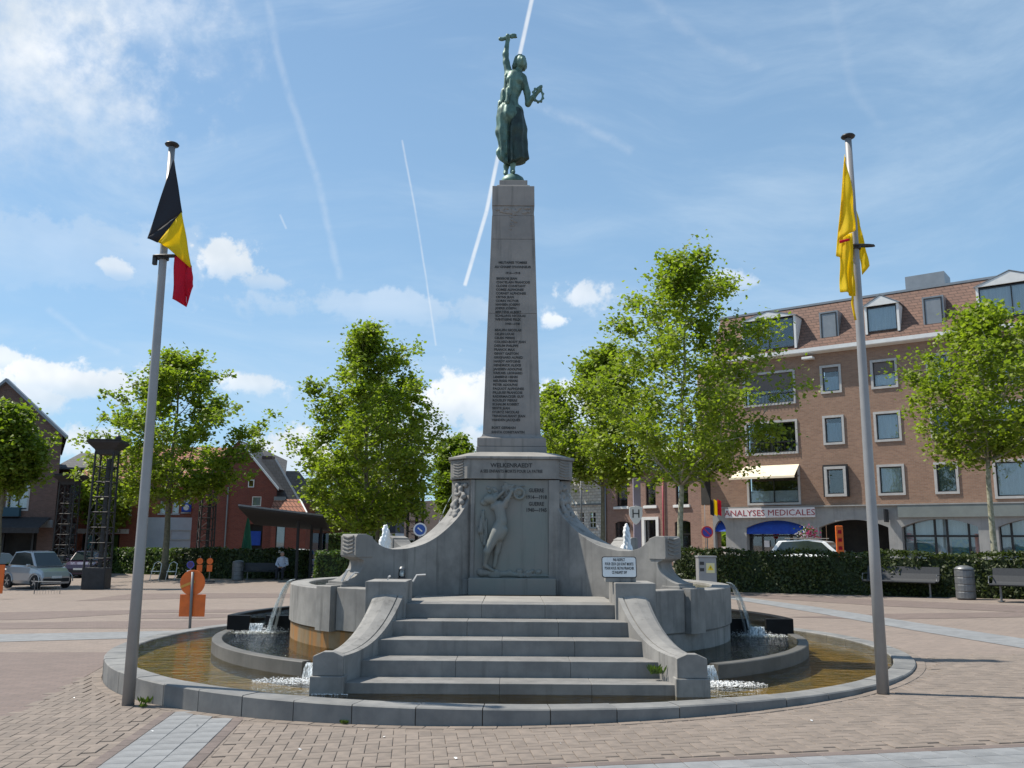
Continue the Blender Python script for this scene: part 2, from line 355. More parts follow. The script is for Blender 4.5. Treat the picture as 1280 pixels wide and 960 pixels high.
M['stained'] = mat('rust_stained_stone', (.16, .092, .03), (.20, .155, .095), 3.5, .7, .012, 9, streak=.8, streak_col=(.30, .12, .015), stretch=(1, 1, .35))
M['black_stone'] = mat('wet_black_stone', (.006, .006, .007), (.012, .012, .013), 3, .45, .002, 40, spec=.15)
M['basin_stone'] = mat('dark_basin_stone', (.09, .087, .08), (.13, .125, .115), 2.5, .6, .003, 40, streak=.5, streak_col=(.10, .10, .095), spec=.25)
M['kerb'] = mat('kerb_stone', (.215, .212, .203), (.14, .142, .142), 3.2, .75, .003, 60, island=.08, streak=.15, grime=.2)
M['letters'] = mat('dark_letters', (.035, .035, .035), rough=.6)
M['bronze'] = mat('patinated_bronze', (.125, .23, .19), (.045, .09, .075), 4.5, .5, .004, 30, metal=.25, streak=.45, streak_col=(.24, .38, .32))
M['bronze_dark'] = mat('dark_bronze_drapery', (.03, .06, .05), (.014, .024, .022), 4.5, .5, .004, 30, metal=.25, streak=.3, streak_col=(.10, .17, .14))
M['paving'] = brick_mat('clay_paving', (.235, .188, .158), (.20, .162, .138), (.17, .14, .12), .22, .11, .006, .9, 'ground', .16)
M['paving_dark'] = brick_mat('brown_paving', (.175, .132, .115), (.15, .115, .10), (.12, .10, .095), .22, .11, .006, .9, 'ground', .16)
M['paver'] = mat('clay_paver', (.215, .175, .145), (.165, .137, .116), 7, .9, .003, 60, island=.10, grime=.18)
M['joint'] = mat('paver_joint_sand', (.115, .095, .08), (.085, .072, .062), 20, 1.0)
M['red_paver'] = mat('red_brown_paver', (.15, .118, .105), (.125, .10, .09), 9, .9, .003, 60, island=.12)
M['slab'] = mat('pale_concrete_slab', (.225, .232, .238), (.17, .176, .182), 5, .85, .003, 60, island=.07, grime=.25)
M['pool_floor'] = mat('algae_pool_floor', (.30, .20, .04), (.12, .105, .025), 1.6, .9, .01, 8, detail=7)
M['water'] = water_mat('pool_water', (.72, .68, .46), 3.2, .022, (1, 1.9, 1))
M['rough_water'] = water_mat('rippled_water', (.80, .80, .70), 6, .07, (1, 1.5, 1))
M['foam'] = mat('white_foam', (.88, .90, .91), (.80, .83, .85), 14, .6, spec=.3)
def foam_spray():
    m = bpy.data.materials.new('foam_spray'); m.use_nodes = True; t = NB(m.node_tree); nt = m.node_tree; b = nt.nodes['Principled BSDF']; b.inputs['Base Color'].default_value = (.85, .88, .9, 1); b.inputs['Roughness'].default_value = .3
    tr = t.new('ShaderNodeBsdfTransparent'); mx = t.new('ShaderNodeMixShader'); r = t.new('ShaderNodeNewGeometry').outputs['Random Per Island']; t.put(mx.inputs[0], t.sm(r, .2, 1.0, .05, .8))
    nt.links.new(tr.outputs[0], mx.inputs[1]); nt.links.new(b.outputs[0], mx.inputs[2]); nt.links.new(mx.outputs[0], nt.nodes['Material Output'].inputs[0]); return m
M['spray'] = foam_spray()
def falling():
    m = bpy.data.materials.new('falling_water'); m.use_nodes = True; t = NB(m.node_tree); nt = m.node_tree; b = nt.nodes['Principled BSDF']
    tc = t.new('ShaderNodeTexCoord').outputs['Object']; mp = t.new('ShaderNodeMapping'); t.put(mp.inputs[0], tc); mp.inputs['Scale'].default_value = (30, 30, 2.2)
    n = t.noise(mp.outputs[0], 1.6, 4, .6); b.inputs['Base Color'].default_value = (.82, .87, .9, 1); b.inputs['Roughness'].default_value = .12
    tr = t.new('ShaderNodeBsdfTransparent'); tr.inputs[0].default_value = (.9, .93, .94, 1)
    mx = t.new('ShaderNodeMixShader'); t.put(mx.inputs[0], t.sm(n, .40, .72, .08, .85)); nt.links.new(tr.outputs[0], mx.inputs[1]); nt.links.new(b.outputs[0], mx.inputs[2])
    nt.links.new(mx.outputs[0], nt.nodes['Material Output'].inputs[0]); return m
M['falls'] = falling()
M['pole'] = mat('grey_painted_metal', (.30, .30, .30), (.26, .26, .265), 3, .45, metal=.2, streak=.12)
M['black'] = mat('black_plastic', (.02, .02, .022), rough=.45)
M['dark_metal'] = mat('dark_metal', (.028, .028, .03), (.04, .04, .042), 5, .6, spec=.3)
M['grey_metal'] = mat('grey_metal', (.20, .205, .21), (.15, .155, .16), 8, .45, metal=.5)
M['bench'] = mat('bench_mesh_metal', (.045, .048, .052), (.035, .037, .042), 30, .6, metal=.1, spec=.3)
M['white'] = mat('white_paint', (.78, .78, .76), (.70, .70, .69), 3, .5)
M['offwhite'] = mat('grey_window_surround', (.50, .49, .47), (.42, .41, .40), 4, .7, .002, 30)
M['glass'] = glass_mat('window_glass', (.88, .92, .93), .07)
M['carglass'] = glass_mat('car_glass', (.25, .3, .3), .1)
M['curtain'] = mat('net_curtain', (.88, .92, .96), (.68, .73, .79), 3, .9, stretch=(9, 9, .3))
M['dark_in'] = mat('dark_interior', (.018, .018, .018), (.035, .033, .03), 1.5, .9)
M['flag_black'] = mat('black_cloth', (.012, .014, .022), rough=.8)
def cloth(name, c):
    m = mat(name, c, tuple(x * .9 for x in c), 3, .75); nt = m.node_tree; b = nt.nodes['Principled BSDF']; tr = nt.nodes.new('ShaderNodeBsdfTranslucent'); tr.inputs[0].default_value = (*c, 1)
    mx = nt.nodes.new('ShaderNodeMixShader'); mx.inputs[0].default_value = .6; nt.links.new(b.outputs[0], mx.inputs[1]); nt.links.new(tr.outputs[0], mx.inputs[2]); nt.links.new(mx.outputs[0], nt.nodes['Material Output'].inputs[0]); return m
M['yellow'] = cloth('yellow_cloth', (.95, .76, .02)); M['red'] = cloth('red_cloth', (.70, .02, .07))
M['orange'] = mat('orange_sign_paint', (.78, .15, .015), (.62, .12, .015), 5, .5)
M['bark'] = mat('plane_tree_bark', (.20, .18, .12), (.11, .10, .07), 7, .9, .01, 20)
M['bark_pale'] = mat('mottled_plane_bark', (.36, .35, .27), (.17, .17, .11), 9, .9, .006, 20)
M['leaf'] = leaf_mat('plane_leaves', (.10, .15, .018), (.27, .315, .04))
M['leaf_dark'] = leaf_mat('darker_plane_leaves', (.075, .12, .015), (.20, .25, .03))
M['leaf_hedge_shaded'] = leaf_mat('shaded_hedge_leaves', (.014, .026, .006), (.055, .075, .014), .25)  # dark hedge green, with the tree shade on the hedge mixed into the leaf colour
M['leaf_hedge'] = leaf_mat('hedge_leaves', (.035, .07, .016), (.09, .13, .025), .3)
M['hedge_in'] = mat('hedge_inside', (.02, .035, .01), (.012, .02, .008), 6, 1.0)
# ================================================================= ground and paving
CX, CY = 0.0, 14.25; RK = 5.74; KZ = .14; WZ = .122
TILT = math.atan(SLOPE)
def ground_sheet():
    rs = [5.5, 7, 9, 12, 16, 20, 24, 30, 38, 50, 70, 100, 160, 300, 700]; n = 96; vs = []; fs = []
    for r in rs:
        for j in range(n):
            a = 2 * math.pi * j / n; x = CX + r * math.cos(a); y = CY + r * math.sin(a); vs.append((x, y, gz(x) - .009))
    for i in range(len(rs) - 1):
        for j in range(n): k = (j + 1) % n; fs.append((i * n + j, (i + 1) * n + j, (i + 1) * n + k, i * n + k))
    return kind(MB().add(vs, fs).build('ground', M['paving']), 'structure')
ground_sheet()
UA = R(6.3); U = Vector((math.cos(UA), math.sin(UA))); V2 = Vector((-math.sin(UA), math.cos(UA)))
def uv(x, y): return x * U.x + y * U.y, x * V2.x + y * V2.y
def xy(u, v): return u * U.x + v * V2.x, u * U.y + v * V2.y
def patch(name, px, m, dz):
    vs = [on_ground(a, b, dz) for a, b in px]
    return kind(MB().add(vs, [tuple(range(len(vs)))]).build(name, m), 'structure')
DZ = -.004
patch('dark_paving', [(-160, 815), (141, 815), (137, 828), (0, 906), (-160, 990)], M['paving_dark'], DZ)
patch('dark_paving', [(-200, 781), (163, 776), (390, 774), (330, 785), (100, 785), (-200, 788)], M['paving_dark'], DZ)
patch('dark_paving', [(-200, 769), (55, 764), (190, 762), (420, 761), (420, 764), (180, 766), (40, 774), (-200, 778.5)], M['paving_dark'], DZ)
patch('dark_paving', [(94, 751), (164, 742), (300, 741), (420, 743), (420, 746), (230, 748)], M['paving_dark'], DZ)
patch('dark_paving', [(175, 768), (250, 767), (330, 768.5), (250, 773), (175, 773)], M['paving_dark'], DZ)
patch('dark_paving', [(905, 741), (1000, 745), (1280, 757), (1400, 760), (1400, 768), (1280, 765), (1100, 757), (905, 744)], M['paving_dark'], DZ)
patch('dark_paving', [(985, 771), (1100, 767), (1400, 763), (1400, 771), (1280, 771), (1100, 774)], M['paving_dark'], DZ)
patch('pale_paving_strip', [(-250, 794), (0, 792.5), (200, 788.5), (348, 785), (332, 794), (170, 797.5), (0, 802), (-250, 805)], M['slab'], DZ + .001)
patch('pale_paving_strip', [(880, 740), (911, 744), (1021, 758.5), (1139, 777), (1280, 798), (1420, 820), (1420, 834), (1280, 810), (1139, 787), (1021, 766), (911, 748), (880, 743)], M['slab'], DZ + .001)

# strips in the foreground: a pale slab strip edged by red-brown pavers, along the paving grid
pv = kind(MB().add([on_ground(-300, 1400, -.013), on_ground(1600, 1400, -.013), on_ground(1350, 850, -.013), on_ground(-80, 850, -.013)], [(0, 1, 2, 3)]).build('paving_bed', M['joint']), 'structure')
bpy.data.objects.remove(pv)
kind_root = bpy.data.objects.new('paving', None); col.objects.link(kind_root); kind_root['kind'] = 'structure'
uL = uv(-3.40, 9.49)[0]; uR = uL + .66; vB = uv(2.2, 7.16)[1]
def in_strip_v(u, k=.11): return uL - k < u < uR + k
def in_strip_h(v, k=.11): return vB - .70 < v < vB + k
def outside_pool(x, y, pad=.04): return (x - CX) ** 2 + (y - CY) ** 2 > (RK + pad) ** 2
def in_dark(x, y):
    return x < -4.95 - (y - 9) * .2 and y > 9.4
ca, sa = math.cos(UA), math.sin(UA)
def block_mesh(name, l, w_, h, bev, m):
    mb = MB(); mb.loft([[(-l / 2, -w_ / 2, -h), (l / 2, -w_ / 2, -h), (l / 2, w_ / 2, -h), (-l / 2, w_ / 2, -h)], [(-l / 2, -w_ / 2, -bev), (l / 2, -w_ / 2, -bev), (l / 2, w_ / 2, -bev), (-l / 2, w_ / 2, -bev)],
                        [(-l / 2 + bev, -w_ / 2 + bev, 0), (l / 2 - bev, -w_ / 2 + bev, 0), (l / 2 - bev, w_ / 2 - bev, 0), (-l / 2 + bev, w_ / 2 - bev, 0)]])
    o = mb.build(name, m); me = o.data; bpy.data.objects.remove(o); return me
pav_me = block_mesh('paver', .2155, .1055, .03, .004, M['paver']); red_me = block_mesh('border_paver', .2155, .1055, .03, .004, M['red_paver'])
slab_me = block_mesh('slab', .215, .215, .03, .003, M['slab'])
items = []     # (mesh, x, y, ang, l, w)
Wp = .11
for i in range(-80, 80):
    for j in range(45, 125):
        k = (i - j) % 4
        if k == 0: u, v, a = (i + 1) * Wp, (j + .5) * Wp, 0
        elif k == 3: u, v, a = (i + .5) * Wp, (j + 1) * Wp, math.pi / 2
        else: continue
        x, y = xy(u, v)
        if in_strip_v(u, .01) or in_strip_h(v, .01) or not outside_pool(x, y, .05) or y > 12.8 or y < 5.8 or abs(x) > y * .66 or in_dark(x, y): continue
        hv = .055 if k == 0 else .11; hu = .11 if k == 0 else .055
        under = in_strip_v(u, .11 + hu - .005) or in_strip_h(v, .11 + hv - .005) or not outside_pool(x, y, .235)
        items.append([pav_me, x, y, a, -.0065 if under else 0])
n_ = int(9 / .22)
for q in range(n_):                   # borders and slabs of the strip that runs away from us
    v = 5.5 + q * .22
    for du in (-.055, .66 + .055):
        x, y = xy(uL + du, v)
        if outside_pool(x, y, .08) and not in_strip_h(v): items.append([red_me, x, y, math.pi / 2])
    for c in range(3):
        x, y = xy(uL + .11 + c * .22, v)
        if outside_pool(x, y, .08): items.append([slab_me, x, y, 0])
for q in range(70):                   # the strip that crosses in front
    u = -7.5 + q * .22; x, y = xy(u, vB + .055)
    if not in_strip_v(u): items.append([red_me, x, y, 0])
    if not in_strip_v(u):
        for c in range(3): x, y = xy(u, vB - .11 - c * .22); items.append([slab_me, x, y, 0])
for q in range(164):                  # soldier course round the pool
    a = 2 * math.pi * q / 164; r = RK + .062; x, y = CX + r * math.cos(a), CY + r * math.sin(a)
    if y < 14: items.append([pav_me, x, y, a + math.pi / 2 - UA])
def seen(x, y):
    d = y; return y > 7.0 and abs(x) / y < .585
items.sort(key=lambda t: (not seen(t[1], t[2]), t[2] + .02 * abs(t[1])))
cnts = {}
rest = {}
for me, x, y, a, *lz in items:
    c = cnts.get(me.name, 0); lim = {'paver': 280, 'border_paver': 60, 'slab': 90}[me.name]
    jz = random.uniform(-.0015, .0015) + (lz[0] if lz else 0); ang = UA + a + random.uniform(-.012, .012)
    if c < lim and seen(x, y):
        cnts[me.name] = c + 1; o = bpy.data.objects.new(me.name, me); col.objects.link(o); o.parent = kind_root
        o.matrix_world = Matrix.Translation((x, y, gz(x) + jz)) @ Matrix.Rotation(-TILT, 4, 'Y') @ Matrix.Rotation(ang, 4, 'Z')
    else: rest.setdefault(me.name, []).append((me, x, y, jz, ang))
for nm, L_ in rest.items():
    mb = MB(); T = L_[0][0]; base_v = [v.co.copy() for v in T.vertices]; base_f = [tuple(p.vertices) for p in T.polygons]
    for me, x, y, jz, ang in L_:
        X = Matrix.Translation((x, y, gz(x) + jz)) @ Matrix.Rotation(-TILT, 4, 'Y') @ Matrix.Rotation(ang, 4, 'Z'); mb.add([X @ v for v in base_v], base_f)
    kind(mb.build({'paver': 'farther_pavers', 'border_paver': 'farther_border_pavers', 'slab': 'farther_slabs'}[nm], T.materials[0], kind_root, fixn=False), 'stuff')
# litter and weeds
lit = MB()
for px, py in [(570, 949), (480, 922), (1015, 902), (92, 873), (246, 907), (375, 938), (40, 932), (1070, 876), (455, 913), (190, 915), (700, 930)]:
    p = on_ground(px, py, .004); a = random.random() * 3; lit.add([p + Vector((math.cos(a + t) * random.uniform(.008, .02), math.sin(a + t) * random.uniform(.008, .02), random.uniform(0, .012))) for t in (0, 1.4, 3, 4.5)], [(0, 1, 2, 3)])
kind(lit.build('litter', M['white']), 'stuff')

# ================================================================= pool
fountain = empty('fountain_pool', (CX, CY, 0), 'round fountain pool ringed by low grey kerb stones around the memorial', 'fountain')
NK = 58
def ring_piece(mb, r0, r1, a0, a1, z0, z1, bev=.012, n=3):
    secs = []
    for i in range(n + 1):
        a = a0 + (a1 - a0) * i / n; ca_, sa_ = math.cos(a), math.sin(a)
        secs.append([(CX + r * ca_, CY + r * sa_, z) for r, z in ((r0, z0), (r1, z0), (r1, z1 - bev), (r1 - bev, z1), (r0 + bev, z1), (r0, z1 - bev))])
    mb.loft(secs)
for i in range(NK):
    a0 = 2 * math.pi * (i - .4) / NK - math.pi / 2; g = .005 / RK; a1 = a0 + 2 * math.pi / NK
    mb = MB(); ring_piece(mb, RK - .27, RK + random.uniform(-.003, .003), a0 + g, a1 - g, -.25, KZ + random.uniform(-.003, .003)); mb.build('kerb_stone', M['kerb'], fountain)
MB().sector((CX, CY), RK - .262, RK - .01, 0, 2 * math.pi, -.25, KZ - .02, 96).build('kerb_joint', M['joint'], fountain)
MB().lathe([(5.52, -.06), (5.51, -.005), (0.01, -.005)], (CX, CY, 0), 64).build('pool_floor', M['pool_floor'], fountain)
kind(MB().add([(CX, CY, WZ)] + [(CX + 5.475 * math.cos(2 * math.pi * i / 96), CY + 5.475 * math.sin(2 * math.pi * i / 96), WZ) for i in range(96)], [(0, i + 1, (i + 1) % 96 + 1) for i in range(96)]).build('water', M['water']), 'structure')
# weeds
wd = MB()
for px, py, s_ in [(183, 879, .10), (178, 884, .06), (197, 868, .12), (187, 872, .08), (345, 894, .07), (358, 899, .05), (333, 884, .08), (430, 905, .05)]:
    p = on_ground(px, py, 0)
    for i in range(26):
        a = random.random() * 6.28; r = random.random() * s_ * .7; q = p + Vector((math.cos(a) * r, math.sin(a) * r * .4, 0)); l = s_ * random.uniform(.4, 1); wv = .012
        d = Vector((math.cos(a) * .5, math.sin(a) * .5, 1)).normalized() * l
        wd.add([q, q + d * .6 + Vector((wv, 0, 0)), q + d, q + d * .6 - Vector((wv, 0, 0))], [(0, 1, 2, 3)])
kind(wd.build('weeds', M['leaf_hedge'], fixn=False), 'stuff')
# ================================================================= war memorial
mem = empty('war_memorial', (CX, CY, 0), 'tall grey stone war memorial obelisk with steps and curved wings in the pool', 'monument')
RS = .168; Y0 = 9.42; TR = .42
def half_w(y): return 1.705 - .31 * (y - Y0) + .035 * (y - Y0) ** 2      # inner face of the cheeks
step_front = [Y0 + TR * k for k in range(5)]
for k in range(5):                    # every step is three long blocks
    y = step_front[k]; hw = half_w(y) + .03; z1 = .06 + RS * (k + 1); y2 = step_front[k + 1] + .06 if k < 4 else 13.3
    cuts = [-hw, -hw + 2 * hw * (.32 if k % 2 else .47), -hw + 2 * hw * (.70 if k % 2 else .74), hw]
    if k == 4: cuts = [-hw, -.35, .42, hw]
    for a, b in zip(cuts, cuts[1:]):
        if k == 4:
            MB().bx(a + .0008, b - .0008, y, y + .5, z1 - RS, z1).build('step', M['stone_step'], mem, bevel=.006)
            for yy in (y + .5, y + 1.1): MB().bx(a + .003, b - .003, yy + .004, min(yy + .6, 13.3), z1 - .3, z1 - .002).build('platform_slab', M['stone_pale'], mem, bevel=.004)
        else: MB().bx(a + .0008, b - .0008, y, y2, z1 - RS - (.02 if k else .2), z1).build('step', M['stone_step'], mem, bevel=.006)
PZ = .06 + RS * 5
# cheek walls flaring outwards: concave top ramp between an end block and an upper post
def cheek(s):
    P0 = Vector((s * 1.78, 9.42)); P1 = Vector((s * 1.34, 11.25)); n = 16; rows = []
    for i in range(n + 1):
        t = i / n; y = 9.42 + (11.20 - 9.42) * t; xi = half_w(y) - .0
        wdt = .285 + .09 * t
        z = .50 + .655 * (t ** 2.4); rows.append((y, xi, xi + wdt, z))
    mb = MB(); mb.loft([[(s * a, y, -.12), (s * b, y, -.12), (s * b, y, z - .03), (s * (b - .04), y, z - .005), (s * (a * .45 + b * .55), y, z + .008), (s * (a + .07), y, z - .005), (s * (a + .068), y, z - .022), (s * (a + .055), y, z - .022), (s * (a + .053), y, z - .003), (s * a, y, z - .012)] for y, a, b, z in rows])
    c = mb.build('cheek_wall', M['stone'], mem); 
    y, a, b, z = rows[0]
    mb = MB(); mb.prism([(a - .012, .30), (b + .012, .30), (b + .012, .49), ((a + b) / 2 + .05, .535), ((a + b) / 2 - .05, .535), (a - .012, .49)], lambda q, r, sd: (s * q, 9.36 + sd * .12, r)); mb.build('end_block', M['stone'], mem, bevel=.006)
    MB().bx(s * (a - .03), s * (b + .03), 9.33, 9.62, -.12, .298).build('end_plinth', M['stone'], mem, bevel=.008)
    y, a, b, z = rows[-1]
    ym = 11.02
    ai = half_w(ym)
    MB().bx(s * (ai - .03), s * (ai + .46), ym, ym + .72, -.12, 1.165).build('upper_post', M['stone'], mem, bevel=.008)
    return c
cheek(-1); cheek(1)
# ring walls of the upper basins, with pilasters under the wing ends
TW = math.pi * 2
def ringpart(name, r0, r1, a0, a1, z0, z1, m, n=20, bev=.01):
    mb = MB(); secs = []
    for i in range(n + 1):
        a = a0 + (a1 - a0) * i / n; secs.append([(CX + r * math.cos(a), CY + r * math.sin(a), z) for r, z in ((r0, z0), (r1, z0), (r1, z1 - bev), (r1 - bev, z1), (r0 + bev, z1), (r0, z1 - bev))])
    mb.loft(secs); return mb.build(name, m, mem)
for s in (-1, 1):
    mid = math.pi if s < 0 else 0.0
    f = lambda deg: (math.pi + R(deg)) if s < 0 else -R(deg)      # 0 = straight sideways, + = toward the viewer
    for d0, d1 in ((48, 60), (14, 41.5), (-20, 13.6), (-60, -20.4)):
        ringpart('basin_wall', 3.08, 3.35, f(d0), f(d1), .52, 1.055 if d0 == 48 else 1.03, M['stone'])
        ringpart('basin_base', 3.05, 3.325, f(d0 - .3), f(d1 + .3), -.12, .512, M['stained'] if s < 0 else M['stone'], bev=.02)
    ringpart('pilaster', 3.0, 3.43, f(42), f(47.5), .50, 1.07, M['stone'], 4)
    ringpart('basin_base', 3.0, 3.325, f(41), f(49), -.12, .506, M['stained'] if s < 0 else M['stone'], 4)
    wb = MB(); wb.sector((CX, CY), .9, 3.09, f(42), f(-42), .9, .985, 24); wb.build('bowl_water', M['rough_water'], mem)
    wb = MB(); wb.sector((CX, CY), .9, 3.06, f(60), f(-60), -.1, .88, 24); wb.build('bowl_core', M['basin_stone'], mem)
# wings on the diagonals
Q = math.sqrt(.5)
prof_top = [(.80, 2.56), (1.04, 2.56), (1.065, 2.26), (1.25, 2.015), (1.57, 1.768), (1.87, 1.622), (2.17, 1.552), (2.42, 1.536), (2.53, 1.548), (2.63, 1.574), (2.71, 1.618), (2.77, 1.663), (2.83, 1.695), (2.88, 1.712), (2.96, 1.722)]
prof_end = [(3.02, 1.70), (3.02, 1.42), (2.955, 1.40), (2.93, 1.375), (2.945, 1.31), (2.985, 1.25), (3.04, 1.20), (3.11, 1.16), (3.20, 1.13), (3.26, 1.125), (3.26, 1.062)]
def smooth_prof(p, k=5):
    out = []
    for i in range(len(p) - 1):
        a, b, c, d = p[max(i - 1, 0)], p[i], p[i + 1], p[min(i + 2, len(p) - 1)]
        for j in range(k):
            t = j / k; out.append(tuple(.5 * ((2 * b[q]) + (-a[q] + c[q]) * t + (2 * a[q] - 5 * b[q] + 4 * c[q] - d[q]) * t * t + (-a[q] + 3 * b[q] - 3 * c[q] + d[q]) * t ** 3) for q in (0, 1)))
    return out + [p[-1]]
def wing(sx, sy, carve):
    dr = Vector((sx * Q, sy * Q)); nn = Vector((-dr.y, dr.x)); hw = .165
    top = prof_top[:2] + smooth_prof(prof_top[2:]); end = prof_end[:2] + smooth_prof(prof_end[2:10]) + prof_end[10:]
    poly = [(.6, .88)] + [(.6, 2.56)] + top + end + [(3.25, 1.04), (3.0, 1.04), (3.0, .88)]
    def P(r, z, o): p = dr * r + nn * o; return (CX + p.x, CY + p.y, z)
    w_ = MB().prism(poly, lambda r, z, sd: P(r, z, (sd * 2 - 1) * hw)).build('wing_wall', M['stone'], mem, bevel=.005)
    # chevron block (scroll) at the outer end
    MB().prism([(2.80, 1.43), (3.06, 1.43), (3.075, 1.46), (3.075, 1.70), (3.05, 1.735), (2.92, 1.738), (2.80, 1.70)], lambda r, z, sd: P(r, z, (sd * 2 - 1) * (hw + .012))).build('scroll_block', M['stone'], mem, bevel=.008)
    MB().prism([(2.9, .86), (3.0, 1.09), (3.285, 1.09), (3.285, 1.035), (3.1, 1.035)], lambda r, z, sd: P(r, z, (sd * 2 - 1) * (hw + .018))).build('wing_foot', M['stone'], mem, bevel=.006)
    for k in range(5):                # raised chevrons on the end face
        z = 1.475 + k * .05; mb = MB()
        for o0, o1 in ((-.12, 0), (0, .12)):
            za, zb = (z + .022, z) if o0 < 0 else (z, z + .022)
            mb.add([P(3.072, za, o0), P(3.072, zb, o1), P(3.072, zb + .026, o1), P(3.072, za + .026, o0), P(3.09, za + .004, o0), P(3.09, zb + .004, o1), P(3.09, zb + .02, o1), P(3.09, za + .02, o0)], [(0, 1, 5, 4), (1, 2, 6, 5), (2, 3, 7, 6), (3, 0, 4, 7), (4, 5, 6, 7)])
        mb.build('chevron', M['stone'], mem)
    # block with chevrons under the cornice
    MB().prism([(.78, 2.575), (1.115, 2.575), (1.13, 2.60), (1.13, 2.86), (1.11, 2.88), (.78, 2.88)], lambda r, z, sd: P(r, z, (sd * 2 - 1) * .17)).build('corner_block', M['stone'], mem, bevel=.008)
    for k in range(6):
        z = 2.605 + k * .042; mb = MB()
        for o0, o1 in ((-.11, 0), (0, .11)):
            za, zb = (z + .018, z) if o0 < 0 else (z, z + .018)
            mb.add([P(1.125, za, o0), P(1.125, zb, o1), P(1.125, zb + .022, o1), P(1.125, za + .022, o0), P(1.145, za + .004, o0), P(1.145, zb + .004, o1), P(1.145, zb + .017, o1), P(1.145, za + .017, o0)], [(0, 1, 5, 4), (1, 2, 6, 5), (2, 3, 7, 6), (3, 0, 4, 7), (4, 5, 6, 7)])
        mb.build('chevron', M['stone'], mem)
    if carve:                         # carved garland hanging on the upper curve
        pr = []; rr = random.Random(int(5 + sx))
        for i in range(46):
            t = rr.random(); r_ = 1.05 + .30 * t ** 1.7; z = 2.52 - .72 * t; o = rr.uniform(-.12, .12) * (1 - .45 * t); p = P(r_ + .02, z, o); pr.append(('e', p, (rr.uniform(.022, .05),) * 3))
        Vv, Qq = sdf_mesh(pr, .02, .014); np_obj('carved_garland', Vv, Qq, M['stone'], mem)
for sx in (-1, 1): wing(sx, -1, True); wing(sx, 1, False)
# die: central block with recessed relief panel
Yf = 13.34; hd = .80
MB().bx(-.60, -.545, Yf, Yf + .1, PZ, 2.56).build('die_margin', M['stone'], mem, bevel=.004)
MB().bx(.56, .72, Yf - .012, Yf + .1, PZ, 2.56).build('die_margin', M['stone'], mem, bevel=.004)
poly = [(-.60, Yf + .045), (.60, Yf + .045), (.91, Yf + .36), (.91, 2 * CY - Yf - .36), (.60, 2 * CY - Yf), (-.60, 2 * CY - Yf), (-.91, 2 * CY - Yf - .36), (-.91, Yf + .36)]
MB().prism(poly, lambda x, y, sd: (x, y, .5 + sd * 2.065)).build('die', M['stone_pale'], mem)
MB().bx(-.545, .56, Yf + .02, Yf + .055, 1.12, 2.56).build('relief_panel', M['stone_green'], mem, bevel=.003)
MB().bx(-.62, .66, Yf - .14, Yf + .1, PZ - .02, 1.125).build('panel_ledge', M['stone_green'], mem, bevel=.012)
MB().bx(-.98, -.625, Yf - .02, Yf + .3, PZ - .02, 1.10).build('die_plinth', M['stone'], mem, bevel=.008)
MB().bx(.665, .98, Yf - .02, Yf + .3, PZ - .02, 1.10).build('die_plinth', M['stone'], mem, bevel=.008)
def octo(k): return [(x * k, CY + (y - CY) * k) for x, y in [(-.66, Yf - .03), (.66, Yf - .03), (.93, Yf + .26), (.93, 2 * CY - Yf - .26), (.66, 2 * CY - Yf + .03), (-.66, 2 * CY - Yf + .03), (-.93, 2 * CY - Yf - .26), (-.93, Yf + .26)]]
MB().prism(octo(1.0), lambda x, y, sd: (x, y, 2.575 + sd * .29)).build('frieze', M['stone'], mem, bevel=.004)
MB().prism(octo(1.035), lambda x, y, sd: (x, y, 2.868 + sd * .045)).build('cornice', M['stone'], mem, bevel=.01)
mb = MB(); mb.loft([[(x * k, CY + (y - CY) * k, z) for x, y in octo(1.0)] for k, z in ((1.0, 2.914), (.72, 3.0))]); mb.build('cornice_slope', M['stone_pale'], mem)
text('WELKENRAEDT', 'inscription', M['letters'], mem, .088, face_M((0, Yf - .031, 2.745)), bold=.002, squeeze=1.0)
text('A SES ENFANTS MORTS POUR LA PATRIE', 'inscription', M['letters'], mem, .064, face_M((0, Yf - .031, 2.665)), bold=.0012, squeeze=.80)
for z, tx in ((2.41, 'GUERRE'), (2.31, '1914—1918'), (2.21, 'GUERRE'), (2.12, '1940—1945')):
    text(tx, 'inscription', M['letters'], mem, .078, face_M((.375, Yf + .019, z - .03)), bold=.002, squeeze=.80)
# obelisk: pedestal courses, shaft blocks with joints, frieze band and cap
def sq(mb, z0, h0, z1, h1): mb.loft([[(-h0, CY - h0, z0), (h0, CY - h0, z0), (h0, CY + h0, z0), (-h0, CY + h0, z0)], [(-h1, CY - h1, z1), (h1, CY - h1, z1), (h1, CY + h1, z1), (-h1, CY + h1, z1)]])
for z0, h0, z1, h1 in ((2.98, .545, 3.10, .545), (3.104, .535, 3.235, .535)):
    mb = MB(); sq(mb, z0, h0, z1, h1); mb.build('pedestal_course', M['obelisk'], mem, bevel=.008)
mb = MB(); mb.loft([[(-h, CY - h, z), (h, CY - h, z), (h, CY + h, z), (-h, CY + h, z)] for z, h in ((3.235, .53), (3.245, .50), (3.265, .47), (3.302, .4545))]); mb.build('flared_foot', M['obelisk'], mem)
ZB, ZT, HB, HT = 3.30, 7.28, .452, .338
def hh(z): return HB + (HT - HB) * (z - ZB) / (ZT - ZB)
for z0, z1 in ((3.302, 5.26), (5.264, 6.52), (6.524, 6.93)):
    mb = MB(); sq(mb, z0, hh(z0), z1, hh(z1)); mb.build('shaft_block', M['obelisk'], mem, bevel=.004)
mb = MB(); sq(mb, 6.934, hh(6.93) - .004, 7.10, hh(7.1) - .004); mb.build('frieze_band', M['obelisk'], mem)
mb = MB(); sq(mb, 7.104, hh(7.1) + .008, 7.45, hh(7.45) + .014); mb.build('shaft_block', M['obelisk'], mem, bevel=.006)
